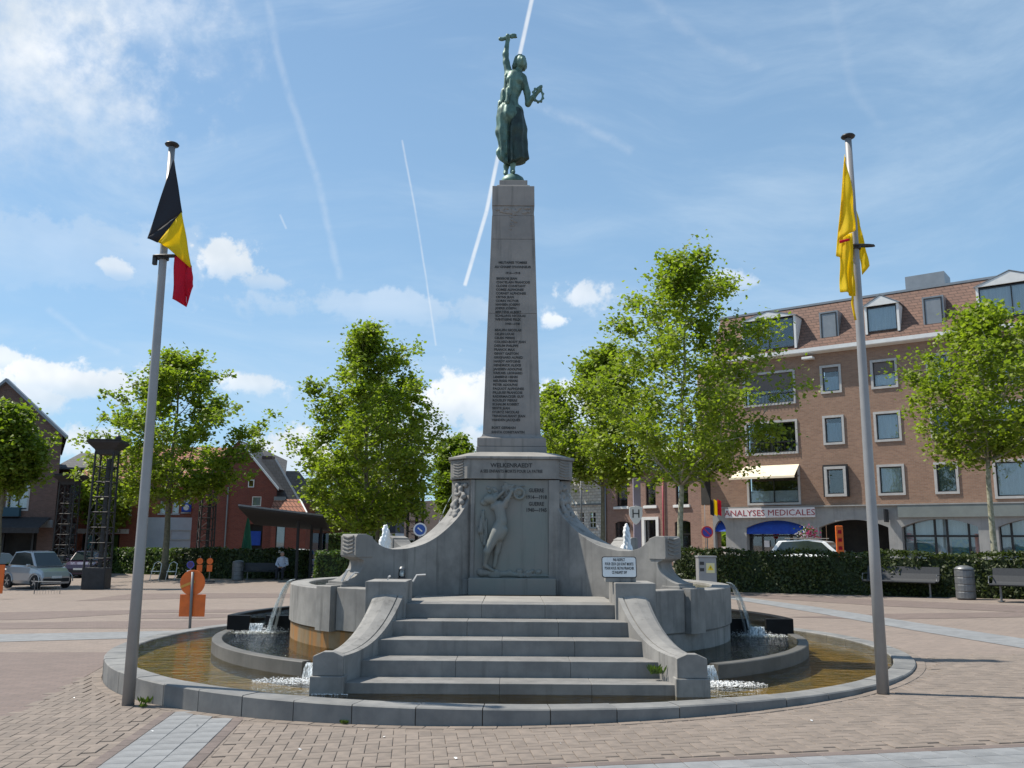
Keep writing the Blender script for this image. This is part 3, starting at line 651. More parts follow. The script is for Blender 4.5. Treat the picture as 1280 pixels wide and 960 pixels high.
for z0, h0, z1, h1 in ((7.452, .285, 7.50, .27), (7.502, .235, 7.60, .235)):
    mb = MB(); sq(mb, z0, h0, z1, h1); mb.build('cap_step', M['obelisk'], mem, bevel=.008)
pr = []; rr = random.Random(3)
for i in range(60):                   # carved laurel swag
    t = rr.random(); x = rr.uniform(-.29, .29); z = 7.02 + rr.uniform(-.055, .055)
    if rr.random() < .35: x = rr.uniform(-.05, .05); z = rr.uniform(6.66, 7.0)
    pr.append(('e', (x, CY - hh(z) + .004, z), (rr.uniform(.012, .032), .016, rr.uniform(.012, .028))))
Vv, Qq = sdf_mesh(pr, .012, .010); np_obj('carved_swag', Vv, Qq, M['obelisk'], mem)
names1 = ['MILITAIRES TOMBES', "AU CHAMP D'HONNEUR", '1914—1918', 'BRISBOIS JEAN', 'CHATELAIN FRANCOIS', 'CLOSSE CONSTANT', 'COMES ALPHONSE', 'CORNET ALPHONSE', 'CRYNS JEAN', 'CORIN VICTOR', 'HANSEN JOSEPH', 'JOERIS JOSEPH', 'MERTENS ALBERT', 'SCHILLING NICOLAS', 'WINTGENS FELIX']
names2 = ['1940—1945', 'BEAUFN NICOLAS', 'CELEN LOUIS', 'CELEN PIERRE', 'COLARD-BODY JEAN', 'DERUM PHILIPPE', 'FRANCK MAX', 'GEVAT GASTON', 'GRIGNARD ALFRED', 'HARDY ANTOINE', 'HENDRICK ALEXIS', 'JANSSEN ADOLPHE', 'KREUSEL LEONARD', 'LEMMENS HENRI', 'MEURISSE PIERRE', 'PETER ADOLPHE', 'PAQUOT ALPHONSE', 'PILLEUSE FRANCOIS', 'RADERMACKER GUY', 'ROUSLEY PIERRE', 'SCHAUM ROBERT', 'SENTE JEAN', 'STURTZ NICOLAS', 'TRINKHAUSANT JEAN', 'VANDEN JACQUES', '', 'BORT GERMAIN', 'SANTA CONSTANTIN']
def pz(py): return None
ys1 = [328, 333.5, 341] + [348 + i * 4.65 for i in range(12)]
ys2 = [404.5, 412.5] + [412.5 + i * 4.88 for i in range(1, 24)] + [529, 534.5, 540]
def zat(py):
    r = ray(640, py); z = 5
    for _ in range(6):
        Y = CY - hh(z); z = CAMH + r.z * Y / r.y
    return z
tiltM = lambda x, z: Matrix.Translation((x, CY - hh(z) - .002, z)) @ Matrix.Rotation(R(90) - math.atan((HB - HT) / (ZT - ZB)), 4, 'X')
for nm, ys in ((names1, ys1), (names2, ys2)):
    for tx, py in zip(nm, ys):
        if not tx: continue
        z = zat(py); ctr = tx[0] in '1M' and (tx[1] in '9I') or tx.startswith('AU C')
        text(tx, 'inscription', M['letters'], mem, .054 if not tx.startswith('19') else .050, tiltM(0 if ctr else -hh(z) * .70, z - .021), depth=.003, align='CENTER' if ctr else 'LEFT', bold=.0014, squeeze=.97)
# relief: a nude youth seen from behind reaching up to hang a wreath
def rp(px, py, off=0.0): v = at(px, py, Yf + .02); return (v.x, Yf + .02 - off * 2.3, v.z)
pr = [('c', rp(624, 633, .02), rp(627, 652, .03), .085, .075), ('c', rp(618, 634, .02), rp(631, 632, .02), .05, .045), ('c', rp(627, 652, .03), rp(622, 664, .03), .078, .098), ('c', rp(628, 663, .03), rp(624, 670, .03), .085, .08),
      ('c', rp(620, 668, .04), rp(609, 689, .05), .082, .055), ('c', rp(609, 689, .05), rp(606, 706, .02), .052, .034), ('c', rp(606, 707, .02), rp(616, 713, .02), .034, .022),
      ('c', rp(626, 668, .01), rp(621, 690, .01), .07, .045), ('c', rp(621, 690, .01), rp(618, 708, .01), .042, .028), ('c', rp(630, 632, .03), rp(634, 625, .04), .043, .036), ('c', rp(634, 625, .04), rp(639, 616, .03), .034, .024), ('e', rp(640, 614, .03), (.03, .03, .03)),
      ('c', rp(616, 634, .01), rp(617, 624, .01), .04, .03), ('c', rp(617, 626, .02), rp(630, 614, .02), .03, .02), ('e', rp(612, 624, .02), (.085, .07, .07)), ('e', rp(606, 628, .0), (.07, .05, .055)), ('e', rp(620, 620, .0), (.06, .05, .05))]
Vv, Qq = sdf_mesh(pr, .022, .0125); fig = np_obj('relief_figure', Vv, Qq, M['stone_green'], mem)
pr = [('c', rp(604, 640, 0), rp(601, 664, .01), .03, .045), ('c', rp(608, 650, 0), rp(606, 680, .01), .025, .035), ('c', rp(602, 668, 0), rp(606, 685, .0), .04, .02)]
Vv, Qq = sdf_mesh(pr, .02, .0125, bump=lambda X, Y, Z: .010 * np.sin(X * 190 + Z * 12)); np_obj('relief_drapery', Vv, Qq, M['stone_green'], mem)
rr = random.Random(9); pr = [('c', rp(600, 715, 0), rp(650, 719, 0), .05, .035), ('c', rp(650, 719, 0), rp(690, 720, 0), .03, .018)] + [('e', rp(rr.uniform(600, 685), rr.uniform(713, 721), 0), (rr.uniform(.015, .05), .035, rr.uniform(.015, .03))) for _ in range(34)]
Vv, Qq = sdf_mesh(pr, .02, .014); np_obj('relief_ground', Vv, Qq, M['stone_green'], mem)
pr = []
for i in range(90):
    a = rr.gauss(0, 1); px = 636 + a * 11; py = 612 + rr.gauss(0, 1) * 5 + abs(a) * 2.2
    if 603 < px < 660 and 602 < py < 628: pr.append(('e', rp(px, py, 0), (rr.uniform(.012, .04), .022, rr.uniform(.01, .028))))
for i in range(28): a = i / 28 * 6.283; pr.append(('e', rp(649 + 6.5 * math.cos(a), 617 + 6.5 * math.sin(a), .01), (.018, .025, .018)))
Vv, Qq = sdf_mesh(pr, .012, .011); np_obj('relief_laurel', Vv, Qq, M['stone_green'], mem)

# ================================================================= bronze statue
st = empty('bronze_statue', (0, CY, 7.60), 'green bronze statue of a woman raising a sprig, on top of the obelisk', 'statue')
YS = CY
def sp(px, py, off=0.0): v = at(px, py, YS); return (v.x, YS - off, v.z)
body = [('c', sp(643.5, 98), sp(641, 112), .15, .15), ('c', sp(636.5, 95), sp(652, 97), .085, .08), ('c', sp(641, 112), sp(638, 124), .145, .125), ('c', sp(638, 124), sp(637, 136), .13, .165), ('e', sp(638, 103, .10), (.075, .07, .075)), ('e', sp(648, 104, .10), (.075, .07, .075)),
        ('c', sp(646, 95), sp(649, 86, .02), .068, .055), ('e', sp(651, 79, .05), (.088, .105, .118)), ('c', sp(652, 84, .10), sp(652, 82.5, .12), .04, .03), ('e', sp(653, 79.5, .155), (.016, .03, .03)),
        ('c', sp(636.3, 94), sp(632.8, 78), .072, .056), ('c', sp(632.8, 78), sp(632, 68), .056, .05), ('c', sp(632, 68), sp(634.5, 51), .052, .034), ('e', sp(634.8, 48.5), (.042, .045, .05)),
        ('c', sp(654, 99), sp(659, 116), .068, .056), ('c', sp(659, 116), sp(660, 130), .056, .048), ('c', sp(660, 130), sp(666, 125, .08), .048, .042), ('c', sp(666, 125, .08), sp(673, 118, .12), .042, .032), ('e', sp(674, 116.5, .13), (.04, .045, .045)),
        ('c', sp(635, 190, -.03), sp(633, 206, -.05), .055, .048), ('c', sp(633, 206, -.05), sp(632, 215, -.05), .045, .034), ('c', sp(632, 215, -.05), sp(631.5, 219, .06), .036, .03),
        ('c', sp(643, 190, .05), sp(641, 206, .04), .06, .052), ('c', sp(641, 206, .04), sp(640.8, 215, .03), .046, .038), ('c', sp(640.8, 216, .03), sp(642, 219.5, .16), .04, .032),
        ('c', sp(632, 140), sp(631, 178, .04), .13, .08), ('c', sp(645, 140), sp(644, 186, .06), .13, .07)]
for f in range(4):                    # fingers folded round the sprig and the wreath
    body.append(('c', sp(633.4 + f * .95, 47.5, .04), sp(633.2 + f * .95, 45.6, .05), .013, .011)); body.append(('c', sp(674.5, 116 - f * .8, .15), sp(676.5, 115.6 - f * .8, .17), .012, .010))
Vv, Qq = sdf_mesh(body, .032, .016); np_obj('body', Vv, Qq, M['bronze'], st)
hair = [('e', sp(650, 74, .0), (.095, .11, .075)), ('e', sp(645.5, 79, -.02), (.06, .08, .085)), ('e', sp(643.5, 82.5, -.03), (.05, .06, .055)), ('e', sp(655.5, 80, -.02), (.045, .08, .09)), ('e', sp(651, 80, -.08), (.10, .06, .10))]
Vv, Qq = sdf_mesh(hair, .03, .014, bump=lambda X, Y, Z: .006 * np.sin(X * 120 + 3 * np.sin(Z * 60))); np_obj('hair', Vv, Qq, M['bronze'], st)
def drape(X, Y, Z):
    x0 = sp(637, 160)[0]; t = np.clip((sp(0, 140)[2] - Z) / 1.0, 0, 1); a = np.arctan2(Y - YS, X - x0); return -.004 + (.006 + .020 * t) * np.sin(a * 11 + Z * 1.5 + np.sin(Z * 4)) + .004 * np.sin(Z * 23 + X * 30)
dr_ = [('c', sp(637, 134), sp(637, 146), .155, .20), ('c', sp(632, 142), sp(629.5, 165), .145, .12), ('c', sp(629.5, 165), sp(631.5, 192, .03), .115, .075), ('c', sp(627, 190), sp(629, 197), .055, .05), ('c', sp(629, 196, .03), sp(634, 203, .05), .05, .05), ('c', sp(624.5, 192), sp(628, 196), .04, .05)]
Vv, Qq = sdf_mesh(dr_, .05, .016, bump=drape); np_obj('drapery', Vv, Qq, M['bronze'], st)
dr2 = [('c', sp(645.5, 143, .03), sp(646.5, 165, .05), .12, .155), ('c', sp(646.5, 165, .05), sp(648.5, 204, .03), .14, .15), ('c', sp(650, 172), sp(655, 204), .10, .06), ('c', sp(640, 180, .06), sp(641, 206, .06), .08, .08)]
zh = sp(0, 201)[2]; xh = sp(641, 200)[0]
Vv, Qq = sdf_mesh(dr2, .05, .016, bump=lambda X, Y, Z: drape(X, Y, Z) + 4 * np.clip(zh + (X - xh) * .28 - Z, 0, 1)); np_obj('skirt', Vv, Qq, M['bronze_dark'], st)
lp = [('c', sp(639.5, 100, .13), sp(634, 132, .15), .03, .05), ('c', sp(634, 94, .06), sp(629.5, 128, .05), .03, .06), ('c', sp(628, 118), sp(625.5, 135), .04, .05)]
Vv, Qq = sdf_mesh(lp, .03, .015, bump=lambda X, Y, Z: .012 * np.sin(X * 75 + Z * 9)); np_obj('shawl', Vv, Qq, M['bronze'], st)
pr = [('c', sp(625, 48.5), sp(645, 44.0), .016, .016)]
for i in range(26): t = rr.random(); pr.append(('e', sp(624.5 + 20.5 * t, 48.6 - 4.6 * t + rr.uniform(-2.4, 2.4)), (rr.uniform(.02, .045), rr.uniform(.014, .03), rr.uniform(.012, .026))))
Vv, Qq = sdf_mesh(pr, .012, .011); np_obj('sprig', Vv, Qq, M['bronze'], st)
c0 = Vector(sp(672.3, 124, .14)); pr = []
for i in range(20):
    a = i / 20 * 2 * math.pi; pr.append(('c', c0 + Vector((.080 * math.cos(a), .03 * math.cos(a), .118 * math.sin(a))), c0 + Vector((.080 * math.cos(a + .32), .03 * math.cos(a), .118 * math.sin(a + .32))), .016, .015))
    if i % 2: pr.append(('e', c0 + Vector((.092 * math.cos(a), .03 * math.cos(a), .134 * math.sin(a))), (.022, .022, .022)))
Vv, Qq = sdf_mesh(pr, .012, .0095); np_obj('wreath', Vv, Qq, M['bronze'], st)
MB().lathe([(.001, 0), (.21, 0), (.205, .06), (.18, .12), (.12, .165), (.06, .18), (.001, .182)], sp(641, 223.2)[:2] + (7.601,), 24).build('bronze_mound', M['bronze'], st, smooth=True)
# ================================================================= fountain basins and moving water
def ang(s, deg): return (math.pi + R(deg)) if s < 0 else -R(deg)
for s in (-1, 1):
    fb = empty('fountain_basin', (s * 3.9, 13.2, 0), 'curved dark stone step basin in the pool, ' + ('left of the steps under the rusty wall' if s < 0 else 'right of the steps under the grey wall'), 'basin', 'curved basins beside the memorial')
    mb = MB(); secs = []; n = 28; a0, a1 = ang(s, -1.5), ang(s, 57.3)
    for i in range(n + 1):
        a = a0 + (a1 - a0) * i / n; secs.append([(CX + r * math.cos(a), CY + r * math.sin(a), z) for r, z in ((4.27, -.12), (4.40, -.12), (4.40, .275), (4.39, .285), (4.27, .285), (4.26, .275))])
    mb.loft(secs).build('curved_wall', M['basin_stone'], fb)
    MB().sector((CX, CY), 3.2, 4.265, ang(s, 0), ang(s, 60), .0, .10, 24).build('basin_floor', M['pool_floor'], fb)
    MB().sector((CX, CY), 3.3, 4.265, ang(s, 0), ang(s, 57.2), .11, .277, 24).build('basin_water', M['rough_water'], fb)
    # higher rear trough with a straight front face, notched for its waterfall
    yb = CY - .12
    xs = [3.2, 3.78, 4.02, 4.37] if s < 0 else [3.2, 3.66, 3.95, 4.37]
    bx_ = MB()
    bx_.bx(s * xs[0], s * xs[1], yb, yb + .09, -.12, .50); bx_.build('trough_front', M['black_stone'], fb, bevel=.006)
    MB().bx(s * xs[2], s * xs[3], yb, yb + .09, -.12, .50).build('trough_front', M['black_stone'], fb, bevel=.006)
    MB().bx(s * xs[1], s * xs[2], yb + .01, yb + .09, -.12, .36).build('trough_lip', M['black_stone'], fb)
    mb = MB(); secs = []; a0, a1 = ang(s, 0), ang(s, -62)
    for i in range(n + 1):
        a = a0 + (a1 - a0) * i / n; secs.append([(CX + r * math.cos(a), CY + r * math.sin(a), z) for r, z in ((4.26, -.12), (4.40, -.12), (4.40, .49), (4.39, .50), (4.27, .50), (4.26, .49))])
    mb.loft(secs).build('trough_wall', M['black_stone'], fb)
    MB().sector((CX, CY), 3.2, 4.265, ang(s, -.5), ang(s, -60), .0, .30, 24).build('trough_floor', M['basin_stone'], fb)
    MB().sector((CX, CY), 3.3, 4.262, ang(s, -.3), ang(s, -60), .31, .455, 24).build('trough_water', M['rough_water'], fb)

def splash(name, c, rx, ry, n, h, parent=None, big=.02, seed=1):
    rr = random.Random(seed); mb = MB()
    for i in range(n):
        a = rr.random() * 6.283; r = rr.random() ** .9; x, y = c[0] + rx * r * math.cos(a), c[1] + ry * r * math.sin(a); z = c[2] + (rr.random() ** 3) * h * (1 - .5 * r); s_ = big * rr.uniform(.3, 1.0)
        mb.add([(x + s_ * 1.3, y, z), (x - s_ * 1.2, y + s_ * .4, z), (x, y + s_ * 1.4, z + s_ * .1), (x + s_ * .2, y - s_ * 1.3, z), (x, y, z + s_ * .6), (x, y, z - s_ * .4)], [(0, 2, 4), (2, 1, 4), (1, 3, 4), (3, 0, 4), (2, 0, 5), (1, 2, 5), (3, 1, 5), (0, 3, 5)])
    o = mb.build(name, M['spray'], parent); kind(o, 'stuff'); return o
def fall_sheet(mb, p, d, width, v0, drop, n=12, m=9, seed=0):
    rr = random.Random(seed); d = Vector(d).normalized(); t = Vector((-d.y, d.x, 0)); T = math.sqrt(2 * drop / 9.8); rows = []
    offs = [rr.uniform(-.012, .012) for _ in range(m)]
    for side in (0, 1):
        rows = []
        for i in range(n + 1):
            q = i / n * T; row = []
            for j in range(m):
                u = (j / (m - 1) - .5) * width * (1 - .12 * i / n); row.append(Vector(p) + d * (v0 * q + offs[j] * i / n + side * .010) + t * u + Vector((0, 0, -4.9 * q * q + .004 * math.sin(j * 2.3 + i))))
            rows.append(row)
        mb.loft(rows, closed=False, caps=False)
for s in (-1, 1):
    sd_ = 'left' if s < 0 else 'right'
    wall = 'rusty stained wall' if s < 0 else 'dark shaded wall'
    a = ang(s, 3); p = (CX + 3.36 * math.cos(a), CY + 3.36 * math.sin(a), 1.05)
    e = empty('waterfall', p, 'thin sheet of water arching over the rim of the ' + ('rust-stained upper basin' if s < 0 else 'shaded upper basin'), 'waterfall', 'water spilling over the basin rims')
    mb = MB(); fall_sheet(mb, p, (math.cos(a), math.sin(a), 0), .34, .86, .80, seed=3); fall_sheet(mb, p, (math.cos(a), math.sin(a), 0), .26, .62, .80, seed=12); fall_sheet(mb, (p[0], p[1] - .12, p[2]), (math.cos(a), math.sin(a) - .12, 0), .16, .72, .80, seed=13); mb.build('water_sheet', M['falls'], e, fixn=False, smooth=True)
    splash('splash', (p[0] + s * .33, p[1] - .02, .268), .34, .26, 1500, .10, e, .0085, 5)
    xm = s * (3.90 if s < 0 else 3.80); e = empty('waterfall', (xm, CY - .15, .38), 'short foaming fall through the notch of the black trough, ' + ('beside the orange road sign' if s < 0 else 'in front of the right hedge'), 'waterfall', 'water spilling over the basin rims')
    mb = MB(); fall_sheet(mb, (xm, CY - .13, .385), (0, -1, 0), .22, .45, .13, seed=4); mb.build('water_sheet', M['falls'], e, fixn=False, smooth=True)
    splash('splash', (xm, CY - .36, .264), .46, .22, 1500, .045, e, .0085, 6)
    af = ang(s, 59.6); xm = CX + 4.33 * math.cos(af); ym = CY + 4.33 * math.sin(af)
    e = empty('waterfall', (xm, ym, .27), 'foaming fall from the curved basin beside the ' + ('left' if s < 0 else 'right') + ' end block of the steps', 'waterfall', 'water spilling over the basin rims')
    mb = MB(); fall_sheet(mb, (xm, ym, .272), (math.cos(af), math.sin(af), 0), .30, .62, .15, m=12, seed=8); mb.build('water_sheet', M['falls'], e, fixn=False, smooth=True)
    splash('splash', (xm + s * .10, ym - .32, .122), .55, .24, 1900, .030, e, .0085, 7)
    # foam jet standing in the upper bowl
    YJ = 14.2 if s < 0 else 14.75; j = at(484 if s < 0 else 785, 664, YJ); pr = []; rr = random.Random(20 + s)
    for i in range(26):
        t = rr.random(); z = 1.0 + t * .84; wv = .12 * (1 - t) ** .8 + .02; pr.append(('e', (j.x + rr.uniform(-wv, wv) * .8 - .03 * t, YJ + rr.uniform(-wv, wv) * .7, z), (.06 * (1.2 - t) + .022, .05, .10)))
    pr.append(('c', (j.x, YJ, .95), (j.x - .02, YJ, 1.80), .15, .04))
    Vv, Qq = sdf_mesh(pr, .03, .014, bump=lambda X, Y, Z: .009 * np.sin(X * 95 + Z * 31) * np.sin(Z * 42 + Y * 40))
    tag(np_obj('foam_jet', Vv, Qq, M['foam']), 'white foaming water jet rising ' + ('behind the left wing wall' if s < 0 else 'behind the right wing wall in front of the shield sign'), 'water jet', 'white jets in the upper bowls')
    # thin arching spout from the corner block
    p0 = Vector(at(579 if s < 0 else 697, 602, 13.55)); p1 = at(542 if s < 0 else 722, 668 if s < 0 else 634, 13.4)
    pts = []; rad = []
    for i in range(15):
        t = i / 14; pts.append(Vector((p0.x + (p1.x - p0.x) * t * (1 if s < 0 else 1.0), 13.6, p0.z + (p1.z - p0.z) * (.35 * t + .65 * t * t)))); rad.append(.0045 + .003 * math.sin(i * 2.1))
    tag(MB().tube(pts, rad, 6).build('water_spout', M['falls'], smooth=True), 'thin arc of water spouting from the ' + ('left' if s < 0 else 'right') + ' chevron block', 'water spout', 'thin spouts from the memorial')
drops = MB(); rr = random.Random(31)
for i in range(46):                   # bright beads of water along the end block and in the air
    x, y, z = -1.99 + rr.random() * .36, 9.325, .124 + rr.random() * .006; s_ = .007
    drops.box((x, y, z), (s_ * 1.6, s_, s_ * .7))
kind(drops.build('water_beads', M['foam']), 'stuff')

# small things lying on the memorial
def bracket(a, b, c, label, thick=.02):
    mb = MB(); mb.tube([a, b, c], thick, 4); return tag(mb.build('floodlight_bracket', M['offwhite']), label, 'bracket', 'light metal brackets on the basin rims')
z0 = 1.03
bracket(at(427, 727, 11.9), at(434, 713, 11.95), at(437, 712, 11.97), 'short leaning pale metal bracket, leftmost beside the left wing foot', .018)
bracket(at(433, 727, 11.9), at(443, 716, 11.95), at(462, 717, 12.2), 'bent pale metal bracket resting against the left wing foot', .014)
bracket(at(484, 727, 11.35), at(486, 721, 11.36), at(488, 720, 11.37), 'tiny metal bracket behind the left upper post', .014)
bracket(at(516, 727, 11.3), at(521, 719, 11.32), at(532, 718.5, 11.34), 'bent metal bracket on top of the left upper post', .013)
lan = empty('grave_lantern', at(502, 727, 12.3), 'small glass grave lantern with dark foot against the left wing wall', 'lantern')
c = at(502, 727, 12.3)
MB().lathe([(.001, 0), (.055, 0), (.052, .05), (.045, .06), (.001, .062)], c, 14).build('lantern_foot', M['black'], lan, smooth=True)
MB().lathe([(.044, .06), (.048, .10), (.044, .15), (.03, .165)], c, 14).build('lantern_glass', M['glass'], lan, smooth=True)
MB().lathe([(.001, .062), (.02, .062), (.02, .12), (.001, .122)], c, 8).build('candle', M['white'], lan)
MB().lathe([(.05, .155), (.04, .175), (.02, .20), (.001, .205)], c, 14).build('lantern_lid', M['grey_metal'], lan, smooth=True)
# respect sign on its stone block
c = at(774, 726, 11.25)
sg = empty('memorial_sign', (c.x, c.y, 1.165), 'small white framed sign with French text on the right upper post', 'sign')
tb = Vector((c.x, 11.22, 1.165))
MB().box(tb + Vector((.015, .06, .05)), (.38, .12, .10)).build('sign_block', M['stone'], sg, bevel=.006)
Ms = Matrix.Translation(tb + Vector((.0, -.02, .0))) @ Matrix.Rotation(R(-10), 4, 'X') @ Matrix.Rotation(R(90), 4, 'X')
def rrect(x0, x1, y0, y1, r, n=5):
    out = []
    for cx_, cy_, a0 in ((x1 - r, y1 - r, 0), (x0 + r, y1 - r, 90), (x0 + r, y0 + r, 180), (x1 - r, y0 + r, 270)):
        for i in range(n + 1): a = R(a0 + 90 * i / n); out.append((cx_ + r * math.cos(a), cy_ + r * math.sin(a)))
    return out
MB().prism(rrect(-.215, .215, .055, .315, .03), lambda x, y, sd: Ms @ Vector((x, y, sd * .014 - .012))).build('sign_frame', M['black'], sg)
MB().prism(rrect(-.205, .205, .065, .305, .024), lambda x, y, sd: Ms @ Vector((x, y, sd * .004 + .003))).build('sign_plate', M['white'], sg)
for i, tx in enumerate(('PAR RESPECT', 'POUR CEUX QUI SONT MORTS', 'POUR NOUS. NE PAS FRANCHIR', 'CE PARAPET SVP')):
    text(tx, 'sign_text', M['letters'], sg, .050, Ms @ Matrix.Translation((0, .258 - i * .052, .0085)), depth=.001, bold=.001, squeeze=.50)
# weed growing on the step
wd = MB(); p = Vector((half_w(9.7) - .08, 9.72, WZ + .168))
for i in range(60):
    a = random.random() * 6.28; q = p + Vector((random.uniform(-.07, .07), random.uniform(-.05, .05), 0)); l = random.uniform(.04, .13)
    d = Vector((math.cos(a) * .6, math.sin(a) * .6, 1)).normalized() * l; wv = .012; wd.add([q, q + d * .6 + Vector((wv, 0, 0)), q + d, q + d * .6 - Vector((wv, 0, 0))], [(0, 1, 2, 3)])
kind(wd.build('step_weeds', M['leaf_hedge'], fixn=False), 'stuff')

# ================================================================= flagpoles and flags
def flagpole(px, py, ztop, label, lean=0.0):
    g = on_ground(px, py); e = empty('flagpole', g, label, 'flagpole', 'grey flagpoles at the pool edge')
    tp = Vector((g.x + lean, g.y, ztop))
    MB().tube([g + (tp - g) * t for t in (0, .25, .5, .75, 1)], [.064, .057, .05, .044, .038], 20).build('pole', M['pole'], e, smooth=True)
    MB().lathe([(.001, .0), (.03, .0), (.075, .018), (.083, .032), (.07, .048), (.02, .052), (.001, .053)], tp, 20).build('pole_cap', M['black'], e, smooth=True)
    zc = 4.86 if px < 600 else 5.04; cc = g + (tp - g) * ((zc - g.z) / (ztop - g.z))
    ring = MB(); ring.lathe([(.054, 0), (.066, 0), (.066, .05), (.054, .05), (.054, 0)], cc + Vector((0, 0, -.02)), 18); ring.build('clamp_ring', M['black'], e)
    sx = -1
    MB().box(cc + Vector((-.085, -.02, -.03)), (.05, .05, .12)).build('clamp_weight', M['black'], e, bevel=.01)
    MB().tube([cc + Vector((.15 * math.cos(a), -.02 + .035 * math.sin(a), .01)) + Vector((.06, -.03, 0)) for a in [i / 12 * 6.283 for i in range(12)]], .012, 6).build('retaining_ring', M['black'], e, smooth=True)
    return e, g, tp
flagpole(160, 881.5, 6.23, 'tall grey flagpole on the left side of the pool kerb, Belgian flag at its top')
flagpole(1104, 866.5, 6.39, 'tall grey flagpole on the right side of the pool kerb, yellow flag at its top')
def cloth_patch(mb, Y, quad, nu, nv, amp, fr, ph, edge=None):
    # quad: pixels A(top-left) B(bottom-left) C(bottom-right) D(top-right); folds run from A/D towards B/C
    A, B, C, D_ = [Vector(at(*q, Y)) for q in quad]; rows = []
    for i in range(nv + 1):
        t = i / nv; row = []
        for j in range(nu + 1):
            s = j / nu; p = (A * (1 - s) + D_ * s) * (1 - t) + (B * (1 - s) + C * s) * t
            p.y += amp * math.sin(s * fr + ph + t * 1.2) * (.25 + .75 * t) + amp * .4 * math.sin(t * 9 + s * 3 + ph) ; row.append(p)
        rows.append(row)
    mb.loft(rows, closed=False, caps=False)
z1c = lambda x, y: (160 + x / 4, 160 + y / 4)
fb = MB(); Yb = 9.78
fb.cur = 0; cloth_patch(fb, Yb, [z1c(225, 158), z1c(95, 550), z1c(272, 424), z1c(232, 162)], 12, 16, .010, 4.5, .5); cloth_patch(fb, Yb, [z1c(95, 549), z1c(97, 552), z1c(145, 572), z1c(272, 423)], 10, 3, .010, 4.5, 1.7)
fb.cur = 1; cloth_patch(fb, Yb + .0, [z1c(145, 568), z1c(190, 592), z1c(318, 705), z1c(271, 421)], 12, 10, .03, 4.5, 1.0)
fb.cur = 2; cloth_patch(fb, Yb + .03, [z1c(232, 600), z1c(220, 853), z1c(287, 892), z1c(300, 660)], 6, 10, .03, 5, 1.2)
cloth_patch(fb, Yb + .01, [z1c(285, 650), z1c(287, 892), z1c(331, 795), z1c(319, 690)], 5, 10, .03, 3, .2)
tag(fb.build('flag', [M['flag_black'], M['yellow'], M['red']], smooth=True, solid=.003), 'limp black, yellow and red Belgian flag hanging on the left flagpole', 'flag')
z2c = lambda x, y: (1010 + x / 3.84, 150 + y / 3.84)
fb = MB(); Yb = 9.76
cloth_patch(fb, Yb, [z2c(176, 165), z2c(137, 650), z2c(160, 665), z2c(182, 180)], 4, 20, .02, 3, 0)
cloth_patch(fb, Yb - .02, [z2c(178, 170), z2c(150, 575), z2c(235, 525), z2c(212, 330)], 10, 16, .035, 6, .8)
cloth_patch(fb, Yb + .03, [z2c(150, 560), z2c(160, 822), z2c(222, 850), z2c(212, 540)], 10, 14, .04, 9, .3)
cloth_patch(fb, Yb + .16, [z2c(210, 340), z2c(212, 560), z2c(262, 742), z2c(245, 480)], 8, 14, .03, 5, .3)
cloth_patch(fb, Yb + .16, [z2c(245, 470), z2c(262, 742), z2c(295, 700), z2c(262, 560)], 6, 10, .02, 4, .9)
fb.tube([at(*z2c(213, 680), Yb), at(*z2c(216, 820), Yb), at(*z2c(212, 880), Yb), at(*z2c(222, 930), Yb), at(*z2c(228, 960), Yb)], .012, 6)
fb.cur = 1; cloth_patch(fb, Yb - .06, [z2c(150, 578), z2c(152, 592), z2c(200, 580), z2c(200, 568)], 4, 3, .006, 5, .3)
tag(fb.build('flag', [M['yellow'], M['red']], smooth=True, solid=.003), 'limp plain yellow flag hanging on the right flagpole', 'flag')

# ================================================================= road sign seen from behind, beyond the pool
def sign_disc(mb, c, r, th, n=28): mb.prism([(r * math.cos(6.283 * i / n), r * math.sin(6.283 * i / n)) for i in range(n)], lambda x, z, sd: (c[0] + x, c[1] + sd * th, c[2] + z))
g = on_ground(237, 789); rs = empty('road_sign', g, 'orange temporary road sign with round and square plates on the left side of the pool', 'road sign')
Ys = g.y
MB().tube([g, (at(241, 715, Ys).x, Ys, at(241, 715, Ys).z)], .028, 10).build('post', M['grey_metal'], rs, smooth=True)
c = at(240, 728.5, Ys); mb = MB(); sign_disc(mb, (c.x, Ys + .03, c.z), .25, .015); mb.build('round_plate', M['orange'], rs, bevel=.004)
c2 = at(239.5, 757, Ys); MB().box((c2.x, Ys + .04, c2.z), (.51, .02, .43)).build('square_plate', M['orange'], rs, bevel=.004)
M['ochre'] = mat('ochre_tape', (.62, .30, .05), rough=.6)
MB().box((c.x - .09, Ys + .018, c.z - .03), (.30, .008, .05), M=Matrix.Rotation(R(-22), 4, 'Y')).build('tape_strip', M['ochre'], rs)
